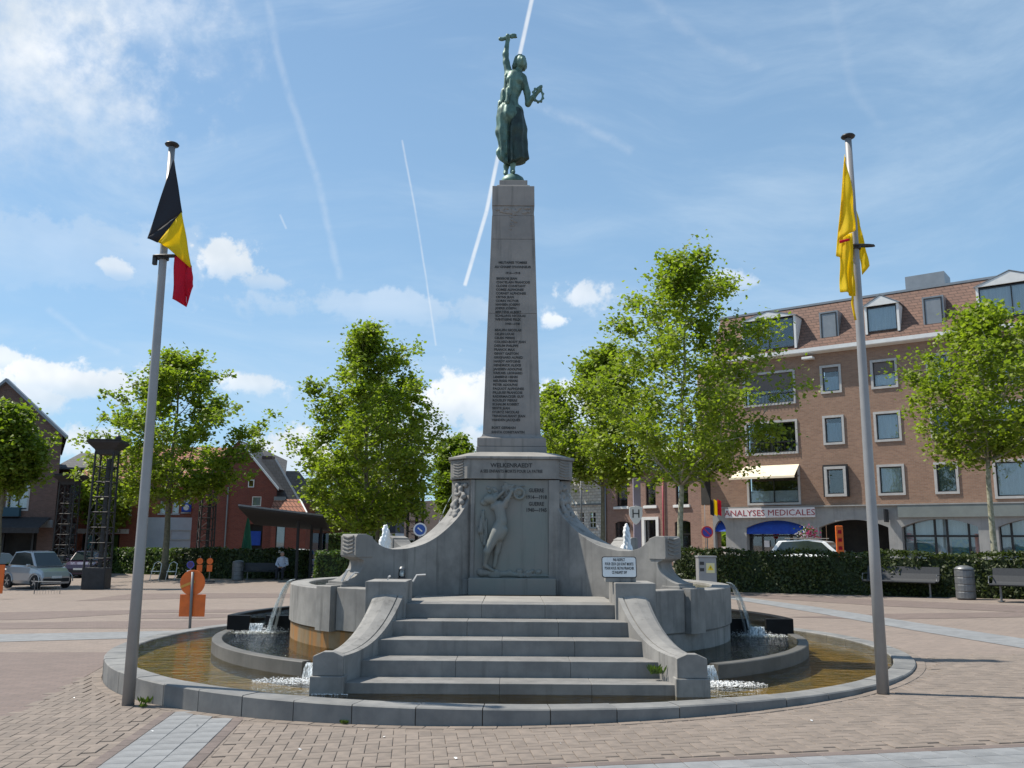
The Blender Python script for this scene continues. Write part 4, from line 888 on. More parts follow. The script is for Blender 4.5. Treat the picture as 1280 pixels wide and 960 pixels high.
# ================================================================= buildings
M['brick_brown'] = brick_mat('brown_brick', (.33, .20, .135), (.26, .155, .105), (.28, .235, .20), .22, .075, .006, var=.16)
M['brick_red'] = brick_mat('red_brick', (.22, .058, .04), (.17, .045, .032), (.19, .12, .10), .22, .075, .006, var=.2)
M['brick_dark'] = brick_mat('dark_brick', (.17, .10, .08), (.12, .075, .06), (.14, .11, .10), .22, .075, .006, var=.2)
M['brick_pink'] = brick_mat('old_pinkish_brick', (.285, .17, .132), (.22, .13, .102), (.29, .24, .21), .22, .075, .007, var=.22)
M['shingle'] = brick_mat('brown_roof_shingles', (.20, .115, .085), (.155, .09, .068), (.095, .06, .048), .42, .18, .02, var=.2, bump=.03)
M['slate'] = brick_mat('grey_slate', (.10, .10, .105), (.08, .08, .085), (.05, .05, .05), .3, .2, .012, var=.2)
M['brick_row'] = brick_mat('orange_red_brick', (.36, .105, .06), (.29, .08, .048), (.28, .18, .14), .22, .075, .006, var=.2)
M['orange_tile'] = brick_mat('orange_roof_tiles', (.38, .16, .095), (.30, .12, .075), (.12, .05, .03), .24, .34, .03, var=.2, bump=.05)
M['concrete'] = mat('grey_concrete', (.36, .355, .345), (.29, .29, .285), 2.0, .85, .004, 30, streak=.25, grime=.25)
M['whitestone'] = brick_mat('whitewashed_rubble_stone', (.80, .79, .76), (.64, .63, .61), (.50, .49, .47), .38, .2, .03, var=.25, bump=.05)
M['band_green'] = mat('greenish_fascia', (.20, .225, .215), (.17, .19, .185), 2, .6)
M['blue'] = mat('blue_awning_cloth', (.01, .07, .42), (.008, .05, .34), 4, .7)
M['cream'] = mat('cream_awning_cloth', (.80, .70, .52), (.74, .64, .47), 3, .8)
M['zinc'] = mat('zinc_sheet', (.26, .28, .30), (.22, .24, .26), 2, .45, metal=.3)
M['sign_white'] = mat('sign_panel', (.74, .71, .72), rough=.4)
M['sign_red'] = mat('sign_letter_red', (.32, .04, .06), rough=.5)
M['poster'] = mat('blue_green_poster', (.05, .28, .50), (.30, .50, .35), 6, .5)
M['render_grey'] = mat('pale_grey_render', (.50, .53, .57), (.44, .47, .51), 1.5, .85, grime=.15)
M['roller'] = mat('roller_shutter', (.16, .13, .12), (.12, .10, .09), 8, .6, stretch=(1, 1, 14))
M['curtain_grey'] = mat('grey_blue_curtain', (.60, .68, .78), (.44, .51, .60), 3, .9, stretch=(9, 9, .3)); M['curtain_dim'] = mat('dim_green_curtain', (.34, .39, .36), (.20, .24, .22), 3, .9, stretch=(9, 9, .3))
def wall(parent, x0, x1, z0, z1, holes, m, y=0.0, th=.28, name='wall'):
    xs = sorted({x0, x1, *[h[0] for h in holes], *[h[1] for h in holes]}); zs = sorted({z0, z1, *[h[2] for h in holes], *[h[3] for h in holes]})
    xs = [x for x in xs if x0 <= x <= x1]; zs = [z for z in zs if z0 <= z <= z1]; mb = MB()
    def inside(x, z): return any(h[0] < x < h[1] and h[2] < z < h[3] for h in holes)
    for a, b in zip(xs, xs[1:]):
        run = None
        for c, d in zip(zs, zs[1:]):
            if not inside((a + b) / 2, (c + d) / 2):
                if run is None: run = c
                end = d
            elif run is not None: mb.add([(a, y, run), (b, y, run), (b, y, end), (a, y, end)], [(0, 1, 2, 3)]); run = None
        if run is not None: mb.add([(a, y, run), (b, y, run), (b, y, end), (a, y, end)], [(0, 1, 2, 3)])
    for a, b, c, d in holes:
        mb.add([(a, y, c), (b, y, c), (b, y, d), (a, y, d), (a, y + th, c), (b, y + th, c), (b, y + th, d), (a, y + th, d)], [(0, 4, 5, 1), (1, 5, 6, 2), (2, 6, 7, 3), (3, 7, 4, 0)])
    return mb.build(name, m, parent, fixn=False)
def window(parent, x0, x1, z0, z1, y=0.0, sur=.12, cols=1, rows=1, curtain=1, fm='black', name='window', shutter=0.0, proud=.05, sill=True, depth=.16, surm=None, cmat=None):
    mb = MB(); s = sur
    if s:
        mb.bx(x0, x1, y - proud, y + .12, z1 - s, z1); mb.bx(x0, x1, y - proud, y + .12, z0, z0 + s)
        mb.bx(x0, x0 + s, y - proud + .002, y + .12, z0 + s, z1 - s); mb.bx(x1 - s, x1, y - proud + .002, y + .12, z0 + s, z1 - s)
    elif sill: mb.bx(x0 - .1, x1 + .1, y - .08, y + .1, z0 - .10, z0)
    else: mb.bx(x0, x1, y + .1, y + .14, z0, z0 + .04)
    win = mb.build(name, surm or M['offwhite'], parent)
    a, b, c, d = x0 + s, x1 - s, z0 + s, z1 - s; yf = y + depth - .08; fr = MB(); t = .055
    fr.bx(a, b, yf, yf + .06, d - t, d); fr.bx(a, b, yf, yf + .06, c, c + t); fr.bx(a, a + t, yf + .001, yf + .059, c + t, d - t); fr.bx(b - t, b, yf + .001, yf + .059, c + t, d - t)
    for i in range(1, cols): x = a + (b - a) * i / cols; fr.bx(x - t / 2, x + t / 2, yf + .001, yf + .059, c + t, d - t)
    for i in range(1, rows): z = c + (d - c) * i / rows; fr.bx(a + t, b - t, yf + .002, yf + .058, z - t / 2, z + t / 2)
    fr.build('window_frame', M[fm], win)
    MB().bx(a + t, b - t, yf + .025, yf + .034, c + t, d - t).build('pane', M['glass'], win)
    if shutter: MB().bx(a + t, b - t, yf - .03, yf - .005, d - (d - c) * shutter, d - t * .5).build('shutter', M['roller'], win)
    if curtain:
        n = 24; rows_ = [[(a + (b - a) * i / n, yf + .12 + .02 * math.sin(i * 2.1 + x0), z) for i in range(n + 1)] for z in (c, d if curtain == 1 else c + (d - c) * curtain)]
        MB().loft(rows_, closed=False, caps=False).build('curtain', cmat or M['curtain'], win, smooth=True)
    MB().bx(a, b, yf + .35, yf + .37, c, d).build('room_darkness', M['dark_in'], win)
    return win
def bld(name, origin, direction, label, cat='building', group=None):
    rz = math.atan2(direction[1], direction[0])
    e = empty(name, (0, 0, 0), label, cat, group); return e, (origin, rz)
def place(e, o): e.location = (o[0][0], o[0][1], 0); e.rotation_euler.z = o[1]

# ---- large brick apartment block on the right
ap, oa = bld('apartment_building', (11.9, 51.4), (.8, -.6), 'large brown brick apartment block with mansard roof and arched ground floor on the right')
Z3 = [(4.115, 5.70), (6.88, 8.46), (9.67, 11.22)]
colsw = [(6.17, 7.30), (8.82, 10.16), (11.54, 12.65), (18.8, 19.9), (21.5, 22.8), (24.2, 25.3)]
big = [(1.76, 4.79, 3.74, 5.90), (1.76, 4.79, 6.52, 8.42), (1.76, 4.79, 9.29, 11.22), (14.17, 17.2, 3.83, 5.70), (14.17, 17.2, 6.48, 8.53), (14.17, 17.2, 9.29, 11.22)]
XE = 28.0; holes = [(a + .1, b - .1, c + .1, d - .1) for a, b in colsw for c, d in Z3] + [(a + .1, b - .1, c + .1, d - .1) for a, b, c, d in big]
wall(ap, -.36, XE, 3.66, 11.95, holes, M['brick_brown'])
for i, (a, b) in enumerate(colsw):
    for j, (c, d) in enumerate(Z3):
        sh = .5 if (i == 1 and j == 2) else (.18 if i == 0 and j == 2 else 0)
        if i == 0 and j == 0: window(ap, a, b, c, d, y=-.18, sur=.14, curtain=.4, proud=.06, cmat=M['leaf_hedge'] if False else M['dark_in'])
        else: window(ap, a, b, c, d, curtain=[.8, 1, .9][i % 3] if not (i == 0 and j == 2) else .62, sur=.12, shutter=sh, cmat=[M['curtain_grey'], M['curtain'], M['curtain_dim']][(i + (j == 1 and i == 2)) % 3])
for a, b, c, d in big: window(ap, a, b, c, d, cols=2, curtain=.35 if c < 6 and a < 3 else (0 if a < 3 else 1), shutter=.55 if (c > 9) else 0)
for zz in (6.5, 9.27):                # low balcony rails on the wide windows
    for a in (1.76, 14.17):
        mb = MB(); mb.bx(a + .1, a + 2.95, -.10, -.07, zz + .68, zz + .72); [mb.bx(a + .1 + i * .2, a + .115 + i * .2, -.095, -.08, zz + .1, zz + .68) for i in range(15)]; mb.build('balcony_rail', M['dark_metal'], ap)
wb = MB(); wb.bx(6.10, 7.37, -.20, -.02, 5.72, 5.80); wb.bx(6.08, 6.16, -.2, -.02, 4.1, 5.72); wb.bx(7.31, 7.39, -.2, -.02, 4.1, 5.72); wb.build('bay_casing', M['dark_metal'], ap)
MB().bx(-.02, XE, -.22, .0, 3.60, 3.66).build('ledge', M['concrete'], ap)
MB().prism([(0, 11.93), (-.42, 11.98), (-.46, 12.02), (-.46, 12.22), (-.40, 12.22), (-.36, 12.1), (0, 12.1)], lambda y, z, sd: (-.3 + sd * (XE + .3), y, z)).build('white_gutter', M['white'], ap)
# mansard slope
yt = 1.25; zt = 15.02
MB().add([(0, -.34, 12.16), (XE, -.34, 12.16), (XE, yt, zt), (0, yt, zt), (-.4, 1.4, 12.16), (-.2, 2.2, zt)], [(0, 1, 2, 3), (4, 0, 3, 5)]).build('mansard_roof', M['shingle'], ap, fixn=False)
MB().bx(-.2, XE, yt - .06, yt + 6, zt - .02, zt + .10).build('roof_edge', M['zinc'], ap)
def ym(z): return -.34 + (z - 12.16) * (yt + .34) / (zt - 12.16)
for a, b, c, d, pk in [(2.05, 4.95, 12.45, 14.15, 14.62), (8.85, 10.35, 12.72, 14.05, 14.62), (14.25, 17.1, 12.6, 14.2, 14.85), (21.4, 22.9, 12.72, 14.05, 14.62)]:
    yd = ym(c) - .12; mb = MB()
    mb.bx(a - .12, a, yd, 1.6, c - .1, d + .06); mb.bx(b, b + .12, yd, 1.6, c - .1, d + .06); dm = mb.build('dormer', M['white'], ap)
    MB().prism([(a - .16, d + .06), (b + .16, d + .06), ((a + b) / 2, pk)], lambda x, z, sd: (x, yd - .08 + sd * .1, z)).build('pediment', M['white'], dm)
    MB().add([(a - .2, yd - .1, d + .07), ((a + b) / 2, yd - .1, pk + .05), ((a + b) / 2, 2, pk + .05), (a - .2, 2, d + .07), (b + .2, yd - .1, d + .07), (b + .2, 2, d + .07)], [(0, 1, 2, 3), (1, 4, 5, 2)]).build('dormer_roof', M['zinc'], dm, solid=.04, fixn=False)
    window(ap, a, b, c, d, y=yd, sur=0, sill=False, cols=2 if b - a > 2 else 1, depth=.12, curtain=1 if a > 3 else 0, name='dormer_window')
for a, b in [(6.37, 7.22), (11.66, 12.52), (18.9, 19.8), (24.3, 25.2)]:
    c, d = 12.72, 14.15; y0, y1 = ym(c), ym(d); mb = MB(); mb.bx(a - .08, b + .08, ym(c) + .04, y1 + .1, c - .1, d + .08); f = mb.build('roof_window_box', M['zinc'], ap)
    window(ap, a, b, c, d, y=ym(c) - .04, sur=0, sill=False, depth=.14, curtain=1, name='roof_window')
for x0, x1, y0, h_ in [(10.2, 12.2, 3, 1.3), (8.9, 9.4, 3, .55)]: MB().bx(x0, x1, y0, y0 + 1.6, zt, zt + h_).build('roof_housing', M['zinc'], ap)
MB().bx(5.35, 5.95, -.45, -.05, 11.62, 11.75).build('lamp_box', M['white'], ap, bevel=.02)
# ground floor: concrete piers and shallow arches
GZ = -.1
arches = [(1.64, 5.07), (5.69, 9.21), (9.85, 13.33), (14.19, 17.7), (18.4, 21.9)]
def arch_wall(x0, x1, a, b, zs, zc, ztop, m=M['concrete']):
    n = 14; pts = [(a, GZ)] + [(a, zs)] + [(a + (b - a) * i / n, zs + (zc - zs) * (1 - (2 * i / n - 1) ** 2)) for i in range(1, n)] + [(b, zs), (b, GZ), (x1, GZ), (x1, ztop), (x0, ztop), (x0, GZ)]
    return MB().prism(pts, lambda x, z, sd: (x, -.06 + sd * .42, z)).build('arch', m, ap)
arch_wall(-.35, .9, -.24, .42, 2.5, 2.93, 3.598)
ed = [.902, 5.40, 9.50, 13.75, 18.05, 22.3]
for (a, b), x0, x1 in zip(arches, ed, ed[1:]): arch_wall(x0, x1 - .003, a, b, 2.5, 2.90, 3.598)
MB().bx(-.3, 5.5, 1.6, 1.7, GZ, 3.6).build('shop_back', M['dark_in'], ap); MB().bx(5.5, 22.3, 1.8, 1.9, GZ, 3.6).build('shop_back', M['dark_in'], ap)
MB().add([(-.3, .3, GZ + .05), (22, .3, GZ + .05), (22, 1.9, GZ + .05), (-.3, 1.9, GZ + .05)], [(0, 1, 2, 3)]).build('shop_floor', M['concrete'], ap)
mb = MB(); mb.add([(1.64, .28, 2.95), (5.07, .28, 2.95), (5.07, -.02, 2.24), (1.64, -.02, 2.24), (5.07, -.02, 2.16), (1.64, -.02, 2.16)], [(0, 1, 2, 3), (3, 2, 4, 5)]); mb.build('blue_awning', M['blue'], ap, fixn=False, solid=.01)
mb = MB(); mb.add([(-.24, .28, 2.95), (.42, .28, 2.95), (.42, .0, 2.3), (-.24, .0, 2.3)], [(0, 1, 2, 3)]); mb.build('blue_awning', M['blue'], ap, fixn=False, solid=.01)
for a, b, cs in [(1.64, 5.07, 3), (9.85, 13.33, 5), (14.19, 17.7, 5), (18.4, 21.9, 5)]:
    f = MB(); xs_ = [a + (b - a) * t for t in ((0, .14, .42, .58, .86, 1) if cs == 5 else (0, .22, .80, 1))]
    for x in xs_: f.bx(x - .05, x + .05, .36, .46, GZ, 2.95)
    f.bx(a, b, .365, .455, 2.02, 2.12)
    sf = f.build('shopfront', M['black'], ap); MB().bx(a, b, .40, .42, GZ, 2.93).build('pane', M['glass'], sf)
    if cs == 5:
        n = 40; MB().loft([[(a + (b - a) * i / n, .62 + .03 * math.sin(i * 1.9), z) for i in range(n + 1)] for z in (GZ, 2.9)], closed=False, caps=False).build('curtain', M['curtain'], sf, smooth=True)
        for t in (.28, .74): MB().bx(a + (b - a) * t - .42, a + (b - a) * t + .42, .50, .51, 1.2, 1.9).build('poster', M['poster'], sf)
MB().bx(2.5, 2.8, .3, .33, 1.45, 1.8).build('notice', M['sign_white'], ap)
ms = MB().bx(.49, 5.56, -.24, -.07, 3.05, 3.575).build('sign_board', M['sign_white'], ap, bevel=.01)
text('ANALYSES MEDICALES', 'sign_lettering', M['sign_red'], ap, .46, face_M((3.02, -.245, 3.155)), depth=.006, bold=0, squeeze=1.12)
MB().bx(9.75, 22, -.20, -.07, 2.99, 3.59).build('fascia', M['band_green'], ap)
MB().bx(9.2, 9.28, -.75, -.1, 2.75, 3.4).build('hanging_sign', M['black'], ap)
mb = MB(); mb.add([(1.15, -1.05, 5.25), (4.85, -1.05, 5.25), (4.80, -.06, 5.92), (1.76, -.06, 5.92), (1.15, -1.06, 5.14), (4.85, -1.06, 5.14)], [(0, 1, 2, 3), (4, 5, 1, 0)]); mb.build('cream_awning', M['cream'], ap, fixn=False, solid=.012)
mb = MB(); [mb.tube([(x, -.05, 5.3), (x, -1.0, 5.22)], .02, 5) for x in (1.8, 4.75)]; mb.build('awning_arm', M['dark_metal'], ap)
# bevelled corner on the left end
def cpt(t, o, z): return (-.36 - t * .88 - o * .36, .0 + t * .34 - o * .93, z)
mb = MB(); mb.add([cpt(0, 0, -.1), cpt(1, 0, -.1), cpt(1, 0, 11.95), cpt(0, 0, 11.95)], [(0, 1, 2, 3)]); mb.build('corner_wall', M['brick_brown'], ap, fixn=False)
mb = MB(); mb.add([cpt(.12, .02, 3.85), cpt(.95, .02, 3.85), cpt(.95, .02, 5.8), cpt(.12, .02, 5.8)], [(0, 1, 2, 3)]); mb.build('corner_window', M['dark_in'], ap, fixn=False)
mb = MB(); mb.add([cpt(.05, .02, 5.85), cpt(1.0, .02, 5.85), cpt(.95, 1.2, 5.35), cpt(-.1, 1.2, 5.35)], [(0, 1, 2, 3)]); mb.build('cream_awning', M['cream'], ap, fixn=False, solid=.012)
MB().bx(0, XE, 9, 9.1, GZ, 12).build('rear_wall', M['brick_brown'], ap); MB().bx(XE - .1, XE, 0, 9, GZ, 12).build('side_wall', M['brick_brown'], ap)
place(ap, oa)

# ---- two-storey pinkish brick house beside it
bh, ob = bld('brick_house', (11.4, 52.2), (.702, -.712), 'two-storey pinkish brick house with arched openings beside the apartment block')
wins = [(-6.68, -5.81, 3.89, 5.36), (-4.38, -3.63, 3.91, 5.36), (-2.15, -1.26, 3.90, 5.36)]; gw = [(-6.84, -5.67, 1.5, 2.95), (-4.55, -3.58, .3, 3.08), (-2.28, -1.16, .6, 2.95)]
wall(bh, -7.6, .9, -.2, 6.0, wins + gw, M['brick_pink'])
def arch_top(x0, x1, z, h_, m): n = 8; MB().prism([(x0, z - h_ - .01), (x1, z - h_ - .01)] and [(x0, z + .01)] + [(x0 + (x1 - x0) * i / n, z + .01 - h_ * ((2 * i / n - 1) ** 2)) for i in range(n + 1)] + [(x1, z + .01)], lambda x, zz, sd: (x, .002 + sd * .02, zz)).build('arch_brick', m, bh)
for a, b, c, d in wins + [gw[0], gw[2]]: window(bh, a, b, c, d, sur=0, curtain=0, depth=.2, cols=1, rows=2 if c > 3 else 3); arch_top(a, b, d, .12, M['brick_pink'])
a, b, c, d = gw[1]
df = MB(); df.bx(a - .15, a + .05, -.06, .1, c, d - .02); df.bx(b - .05, b + .15, -.06, .1, c, d - .02); df.bx(a - .15, b + .15, -.062, .1, d - .06, d + .12); df.build('door_surround', M['white'], bh)
window(bh, a + .05, b - .05, c, d - .06, sur=0, sill=False, curtain=0, depth=.22, name='door')
for x0, x1 in [(-6.88, -5.68), (-4.54, -3.52), (-2.31, -1.13)]: MB().bx(x0, x1, -.1, .05, 3.72, 3.87).build('stone_sill', M['white'], bh, bevel=.01)
MB().bx(-7.6, .35, -.12, .05, 5.86, 5.99).build('brick_cornice', M['brick_pink'], bh); MB().bx(-7.65, .35, -.22, .05, 6.0, 6.1).build('gutter', M['zinc'], bh)
for x in (-7.55, -3.03, -.06): MB().tube([(x, -.08, -.1), (x, -.08, 5.9)], .05, 8).build('drainpipe', M['sign_red'] if x > -7 and x < -1 else M['zinc'], bh, smooth=True)
gl = MB(); gl.add([(-7.6, .1, 6.1), (.35, .1, 6.1), (.35, 1.5, 7.6), (-7.6, 1.5, 7.6)], [(0, 1, 2, 3)]); gl.build('zinc_roof', M['zinc'], bh, fixn=False)
for i in range(8): window(bh, -7.2 + i * .95, -6.35 + i * .95, 6.2, 7.1, y=.02, sur=0, sill=False, curtain=1, fm='zinc', depth=.1, name='attic_window')
MB().bx(-7.6, -7.5, 0, 8, -.2, 6).build('side_wall', M['brick_pink'], bh)
place(bh, ob)

# ---- whitewashed stone house
wh, ow = bld('stone_house', (6.2, 60.0), (.702, -.712), 'whitewashed rubble stone building between the memorial and the brick house')
hl = [(-2.25, -1.75, 2.6, 3.68), (-1.3, -.7, 2.6, 3.68)]
wall(wh, -6, 0, -.2, 4.12, hl, M['whitestone']); [window(wh, *h_, sur=0, curtain=0, cols=2, rows=3, fm='white', depth=.14) for h_ in hl]
wall(wh, -6, 0, 4.22, 8.9, [], M['whitestone'], y=-.02); MB().bx(-6, .05, -.12, .05, 4.121, 4.219).build('string_course', M['zinc'], wh)
MB().bx(-6.1, .1, -.2, .1, 8.9, 9.05).build('gutter', M['zinc'], wh); MB().add([(-6.1, 0, 9), (.1, 0, 9), (.1, 3, 10), (-6.1, 3, 10)], [(0, 1, 2, 3)]).build('roof', M['slate'], wh, fixn=False)
MB().tube([(-.08, -.1, 0), (-.08, -.1, 8.9)], .06, 8).build('drainpipe', M['zinc'], wh)
place(wh, ow)

# ---- left: dark brick gable house at the edge
gh, og = bld('gable_house', (0, 55), (1, 0), 'dark brick gabled building at the far left with shop awnings below')
x1, xr = -27.95, -31.7; ze, zr = 8.0, 11.3; x0 = 2 * xr - x1
wl_ = [(-31.0, -29.6, 3.3, 5.0), (-34.0, -32.6, 3.3, 5.0)]
wall(gh, x0, x1, -.5, ze, wl_ + [(-34.8, -28.9, -.45, 2.2)], M['brick_dark'])
MB().add([(x0, 0, ze), (x1, 0, ze), (xr, 0, zr)], [(0, 1, 2)]).build('gable', M['brick_dark'], gh)
for q in wl_: window(gh, *q, sur=.1, cols=2)
MB().prism([(x1 + .35, ze - .25), (x1 + .35, ze - .05), (xr, zr + .22), (x0 - .35, ze - .05), (x0 - .35, ze - .25), (xr, zr)], lambda x, z, sd: (x, -.25 + sd * .3, z)).build('verge_board', M['zinc'], gh)
MB().add([(x1 + .3, 0, ze - .2), (x1 - 6.0, 12, ze - .2), (xr - 6.5, 12, zr + .1), (xr, 0, zr + .1), (x0, 0, ze - .2), (x0 - 7, 12, ze - .2)], [(0, 1, 2, 3), (3, 2, 5, 4)]).build('roof', M['slate'], gh, fixn=False)
MB().add([(x1, .01, -.5), (x1 - 6.2, 12, -.5), (x1 - 6.2, 12, ze), (x1, .01, ze)], [(0, 1, 2, 3)]).build('side_wall', M['brick_dark'], gh)
mb = MB(); mb.add([(-34.9, -.02, 2.9), (-28.2, -.02, 2.9), (-28.0, -1.6, 2.25), (-34.9, -1.6, 2.25), (-28.0, -1.6, 1.95), (-34.9, -1.6, 1.95)], [(0, 1, 2, 3), (3, 2, 4, 5)]); mb.build('shop_canopy', M['dark_metal'], gh, fixn=False, solid=.04)
MB().bx(-34.8, -30.0, -.3, -.05, 2.95, 3.5).build('shop_fascia', mat('dark_teal_fascia', (.02, .07, .10), rough=.6), gh); MB().bx(-28.9, -28.0, -.2, .0, 2.3, 2.75).build('shop_sign', M['zinc'], gh)
for x in (-34.5, -32.8, -31, -29.2): MB().bx(x, x + .12, -.05, .1, -.45, 2.2).build('shopfront_post', M['black'], gh)
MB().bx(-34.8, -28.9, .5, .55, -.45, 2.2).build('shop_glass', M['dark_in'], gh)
place(gh, og)
# building further down the side street
sh_, os_ = bld('street_house', (0, 66), (1, 0), 'red brick house with slate roof down the left side street')
wall(sh_, -33.9, -29.5, -.5, 6.8, [(-32.7, -31.7, 4.6, 6.0), (-32.7, -31.7, 1.2, 2.8)], M['brick_dark']); [window(sh_, *q, sur=0) for q in [(-32.7, -31.7, 4.6, 6.0), (-32.7, -31.7, 1.2, 2.8)]]
MB().add([(-34, -.3, 6.7), (-29.3, -.3, 6.7), (-29.3, 4, 8.3), (-34, 4, 8.3)], [(0, 1, 2, 3)]).build('roof', M['slate'], sh_, fixn=False); MB().bx(-34, -29.3, -.4, 0, 6.68, 6.82).build('gutter', M['zinc'], sh_)
place(sh_, os_)
# ---- red brick row with shops
rr_, orr = bld('red_brick_row', (0, 62), (1, 0), 'low red brick row with orange tile roof and grey shopfront behind the left tree')
hw_ = [(-29.2, -28.3, 3.35, 4.3), (-27.5, -26.3, 3.32, 4.25), (-24.3, -23.9, 3.4, 4.6), (-23.45, -22.98, 3.4, 4.75), (-22.7, -22.2, 3.5, 4.9), (-20.9, -20.3, 3.5, 4.9)]
wall(rr_, -30.0, -19.6, -.5, 5.7, hw_ + [(-29.6, -26.9, .2, 1.95), (-25.0, -23.4, .2, 2.3)], M['brick_row'])
for q in hw_: window(rr_, *q, sur=0, fm='white', curtain=1 if q[0] > -26 else 0)
MB().bx(-29.8, -26.3, -.12, 0, 2.0, 2.32).build('shop_sign', M['sign_white'], rr_); text('FRITERIE DE LA VILLE', 'sign_lettering', M['letters'], rr_, .3, face_M((-28.0, -.125, 2.06)), squeeze=.85)
MB().bx(-24.9, -21.2, -.35, 0, .4, 3.12).build('grey_shopfront', M['render_grey'], rr_)
window(rr_, -23.3, -21.9, 1.6, 2.3, y=-.36, sur=.06, cols=3, fm='white', depth=.1, name='shop_window'); window(rr_, -24.7, -23.6, .5, 2.35, y=-.36, sur=0, sill=False, curtain=0, depth=.1, name='shop_window')
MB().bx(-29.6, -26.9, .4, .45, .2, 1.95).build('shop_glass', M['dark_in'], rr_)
for xx, mm in ((-29.2, M['poster']), (-27.6, M['leaf_hedge'])): MB().bx(xx, xx + .6, -.03, 0, 1.0, 1.9).build('shop_poster', mm, rr_)
MB().add([(-30.2, -.35, 5.65), (-19.5, -.35, 5.65), (-20.6, 4, 8.4), (-30.2, 4, 8.4)], [(0, 1, 2, 3)]).build('tiled_roof', M['orange_tile'], rr_, fixn=False); MB().bx(-30.2, -19.5, -.45, 0, 5.6, 5.72).build('gutter', M['zinc'], rr_)
place(rr_, orr)
ck = empty('clock_sign', (-22.25, 61.6, 3.8), 'small square blue clock sign on the red brick row', 'sign'); MB().bx(-22.6, -21.95, 61.45, 61.6, 3.5, 4.1).build('sign_box', M['blue'], ck, bevel=.03)
mb = MB(); sign_disc(mb, (-22.27, 61.43, 3.8), .2, .015, 18); mb.build('clock_face', M['white'], ck); MB().bx(-22.4, -22.2, 61.5, 61.99, 3.75, 3.85).build('arm', M['black'], ck)
# ---- gabled brick house with grey slate roof, orange extension
g2, o2 = bld('gable_house', (0, 58), (1, 0), 'dark red brick gabled house with grey slate roof behind the shelter')
xa, xb = -20.6, -15.22; zpk = 8.1; zev = 5.0; xr = -17.9
hh2 = [(-17.09, -16.70, 5.0, 5.5), (-16.8, -16.2, 3.8, 4.42), (-18.87, -18.5, 5.25, 5.7)]
wall(g2, xa, xb, -.4, zev, [hh2[1], (-16.85, -16.0, .9, 2.65)], M['brick_red']); MB().add([(xa, 0, zev), (xb, 0, zev), (xr, 0, zpk - .05)], [(0, 1, 2)]).build('gable', M['brick_red'], g2)
for q in hh2: window(g2, *q, sur=0, fm='white', y=-.1 if q[2] > 4.9 else 0, depth=.1, sill=False)
MB().bx(-16.85, -16.0, .2, .25, .9, 2.65).build('doorway', M['dark_in'], g2); MB().bx(-16.75, -16.1, -.03, .02, 1.3, 2.2).build('door_poster', M['blue'], g2)
MB().prism([(xb + .12, zev - .18), (xb + .12, zev - .02), (xr, zpk + .1), (xr, zpk - .06)], lambda x, z, sd: (x, -.16 + sd * .2, z)).build('verge_board', M['white'], g2)
MB().add([(xb + .15, -.1, zev - .1), (xb + .15, 1.2, zev - .1), (-15.9, 5, zpk - .9), (xr, 5, zpk), (xr, -.1, zpk)], [(0, 1, 2, 3, 4)]).build('slate_roof', M['slate'], g2, fixn=False)
MB().tube([(-18.35, -.1, -.2), (-18.35, -.1, 5)], .05, 6).build('drainpipe', M['zinc'], g2)
MB().bx(-15.3, -14.6, -.3, 0, 4.15, 4.4).build('bracket_lamp', M['zinc'], g2)
place(g2, o2)
g3, o3 = bld('slate_house', (0, 60), (1, 0), 'grey slate hipped roof rising behind the red brick gable')
MB().add([(-17.6, 0, 7.0), (-15.95, 0, 7.0), (-13.9, -1.0, 4.1), (-17.0, -1.0, 4.1)], [(0, 1, 2, 3)]).build('slate_roof', M['slate'], g3, fixn=False)
MB().bx(-17.0, -14.0, -.6, 4, -.4, 4.12).build('wall', M['brick_red'], g3); MB().bx(-16.9, -16.2, .1, .8, 6.9, 7.25).build('chimney', M['brick_dark'], g3)
MB().prism([(-15.99, 7.02), (-15.9, 7.04), (-13.82, 4.12), (-13.95, 4.1)], lambda x, z, sd: (x, -.25 + sd * .1 - (7 - z) * .34 + .2, z)).build('verge_board', M['zinc'], g3)
place(g3, o3)
g4, o4 = bld('slate_house', (0, 68), (1, 0), 'farther dark slate roof sloping down to the right behind the shelter')
MB().add([(-17.6, 0, 6.85), (-16.25, 0, 6.85), (-12.6, -1, 2.6), (-17.0, -1, 2.9)], [(0, 1, 2, 3)]).build('slate_roof', M['slate'], g4, fixn=False); MB().bx(-17, -12.7, -.7, 4, -.4, 2.8).build('wall', M['brick_dark'], g4)
place(g4, o4)
g5, o5 = bld('tiled_annex', (0, 57), (1, 0), 'small brick annex with orange tile roof beside the red gable')
wall(g5, -15.2, -13.0, -.4, 3.5, [(-14.9, -14.3, .9, 2.6)], M['brick_red']); window(g5, -14.9, -14.3, .9, 2.6, sur=0)
MB().add([(-15.3, -.15, 3.42), (-12.95, -.15, 3.42), (-13.6, .8, 4.25), (-15.3, .8, 4.25)], [(0, 1, 2, 3)]).build('tiled_roof', M['orange_tile'], g5, fixn=False); MB().prism([(-12.9, 3.4), (-12.98, 3.38), (-13.68, 4.24), (-13.6, 4.28)], lambda x, z, sd: (x, -.2 + sd * .05 + (z - 3.4) * 1.1, z)).build('verge_board', M['white'], g5)
place(g5, o5)
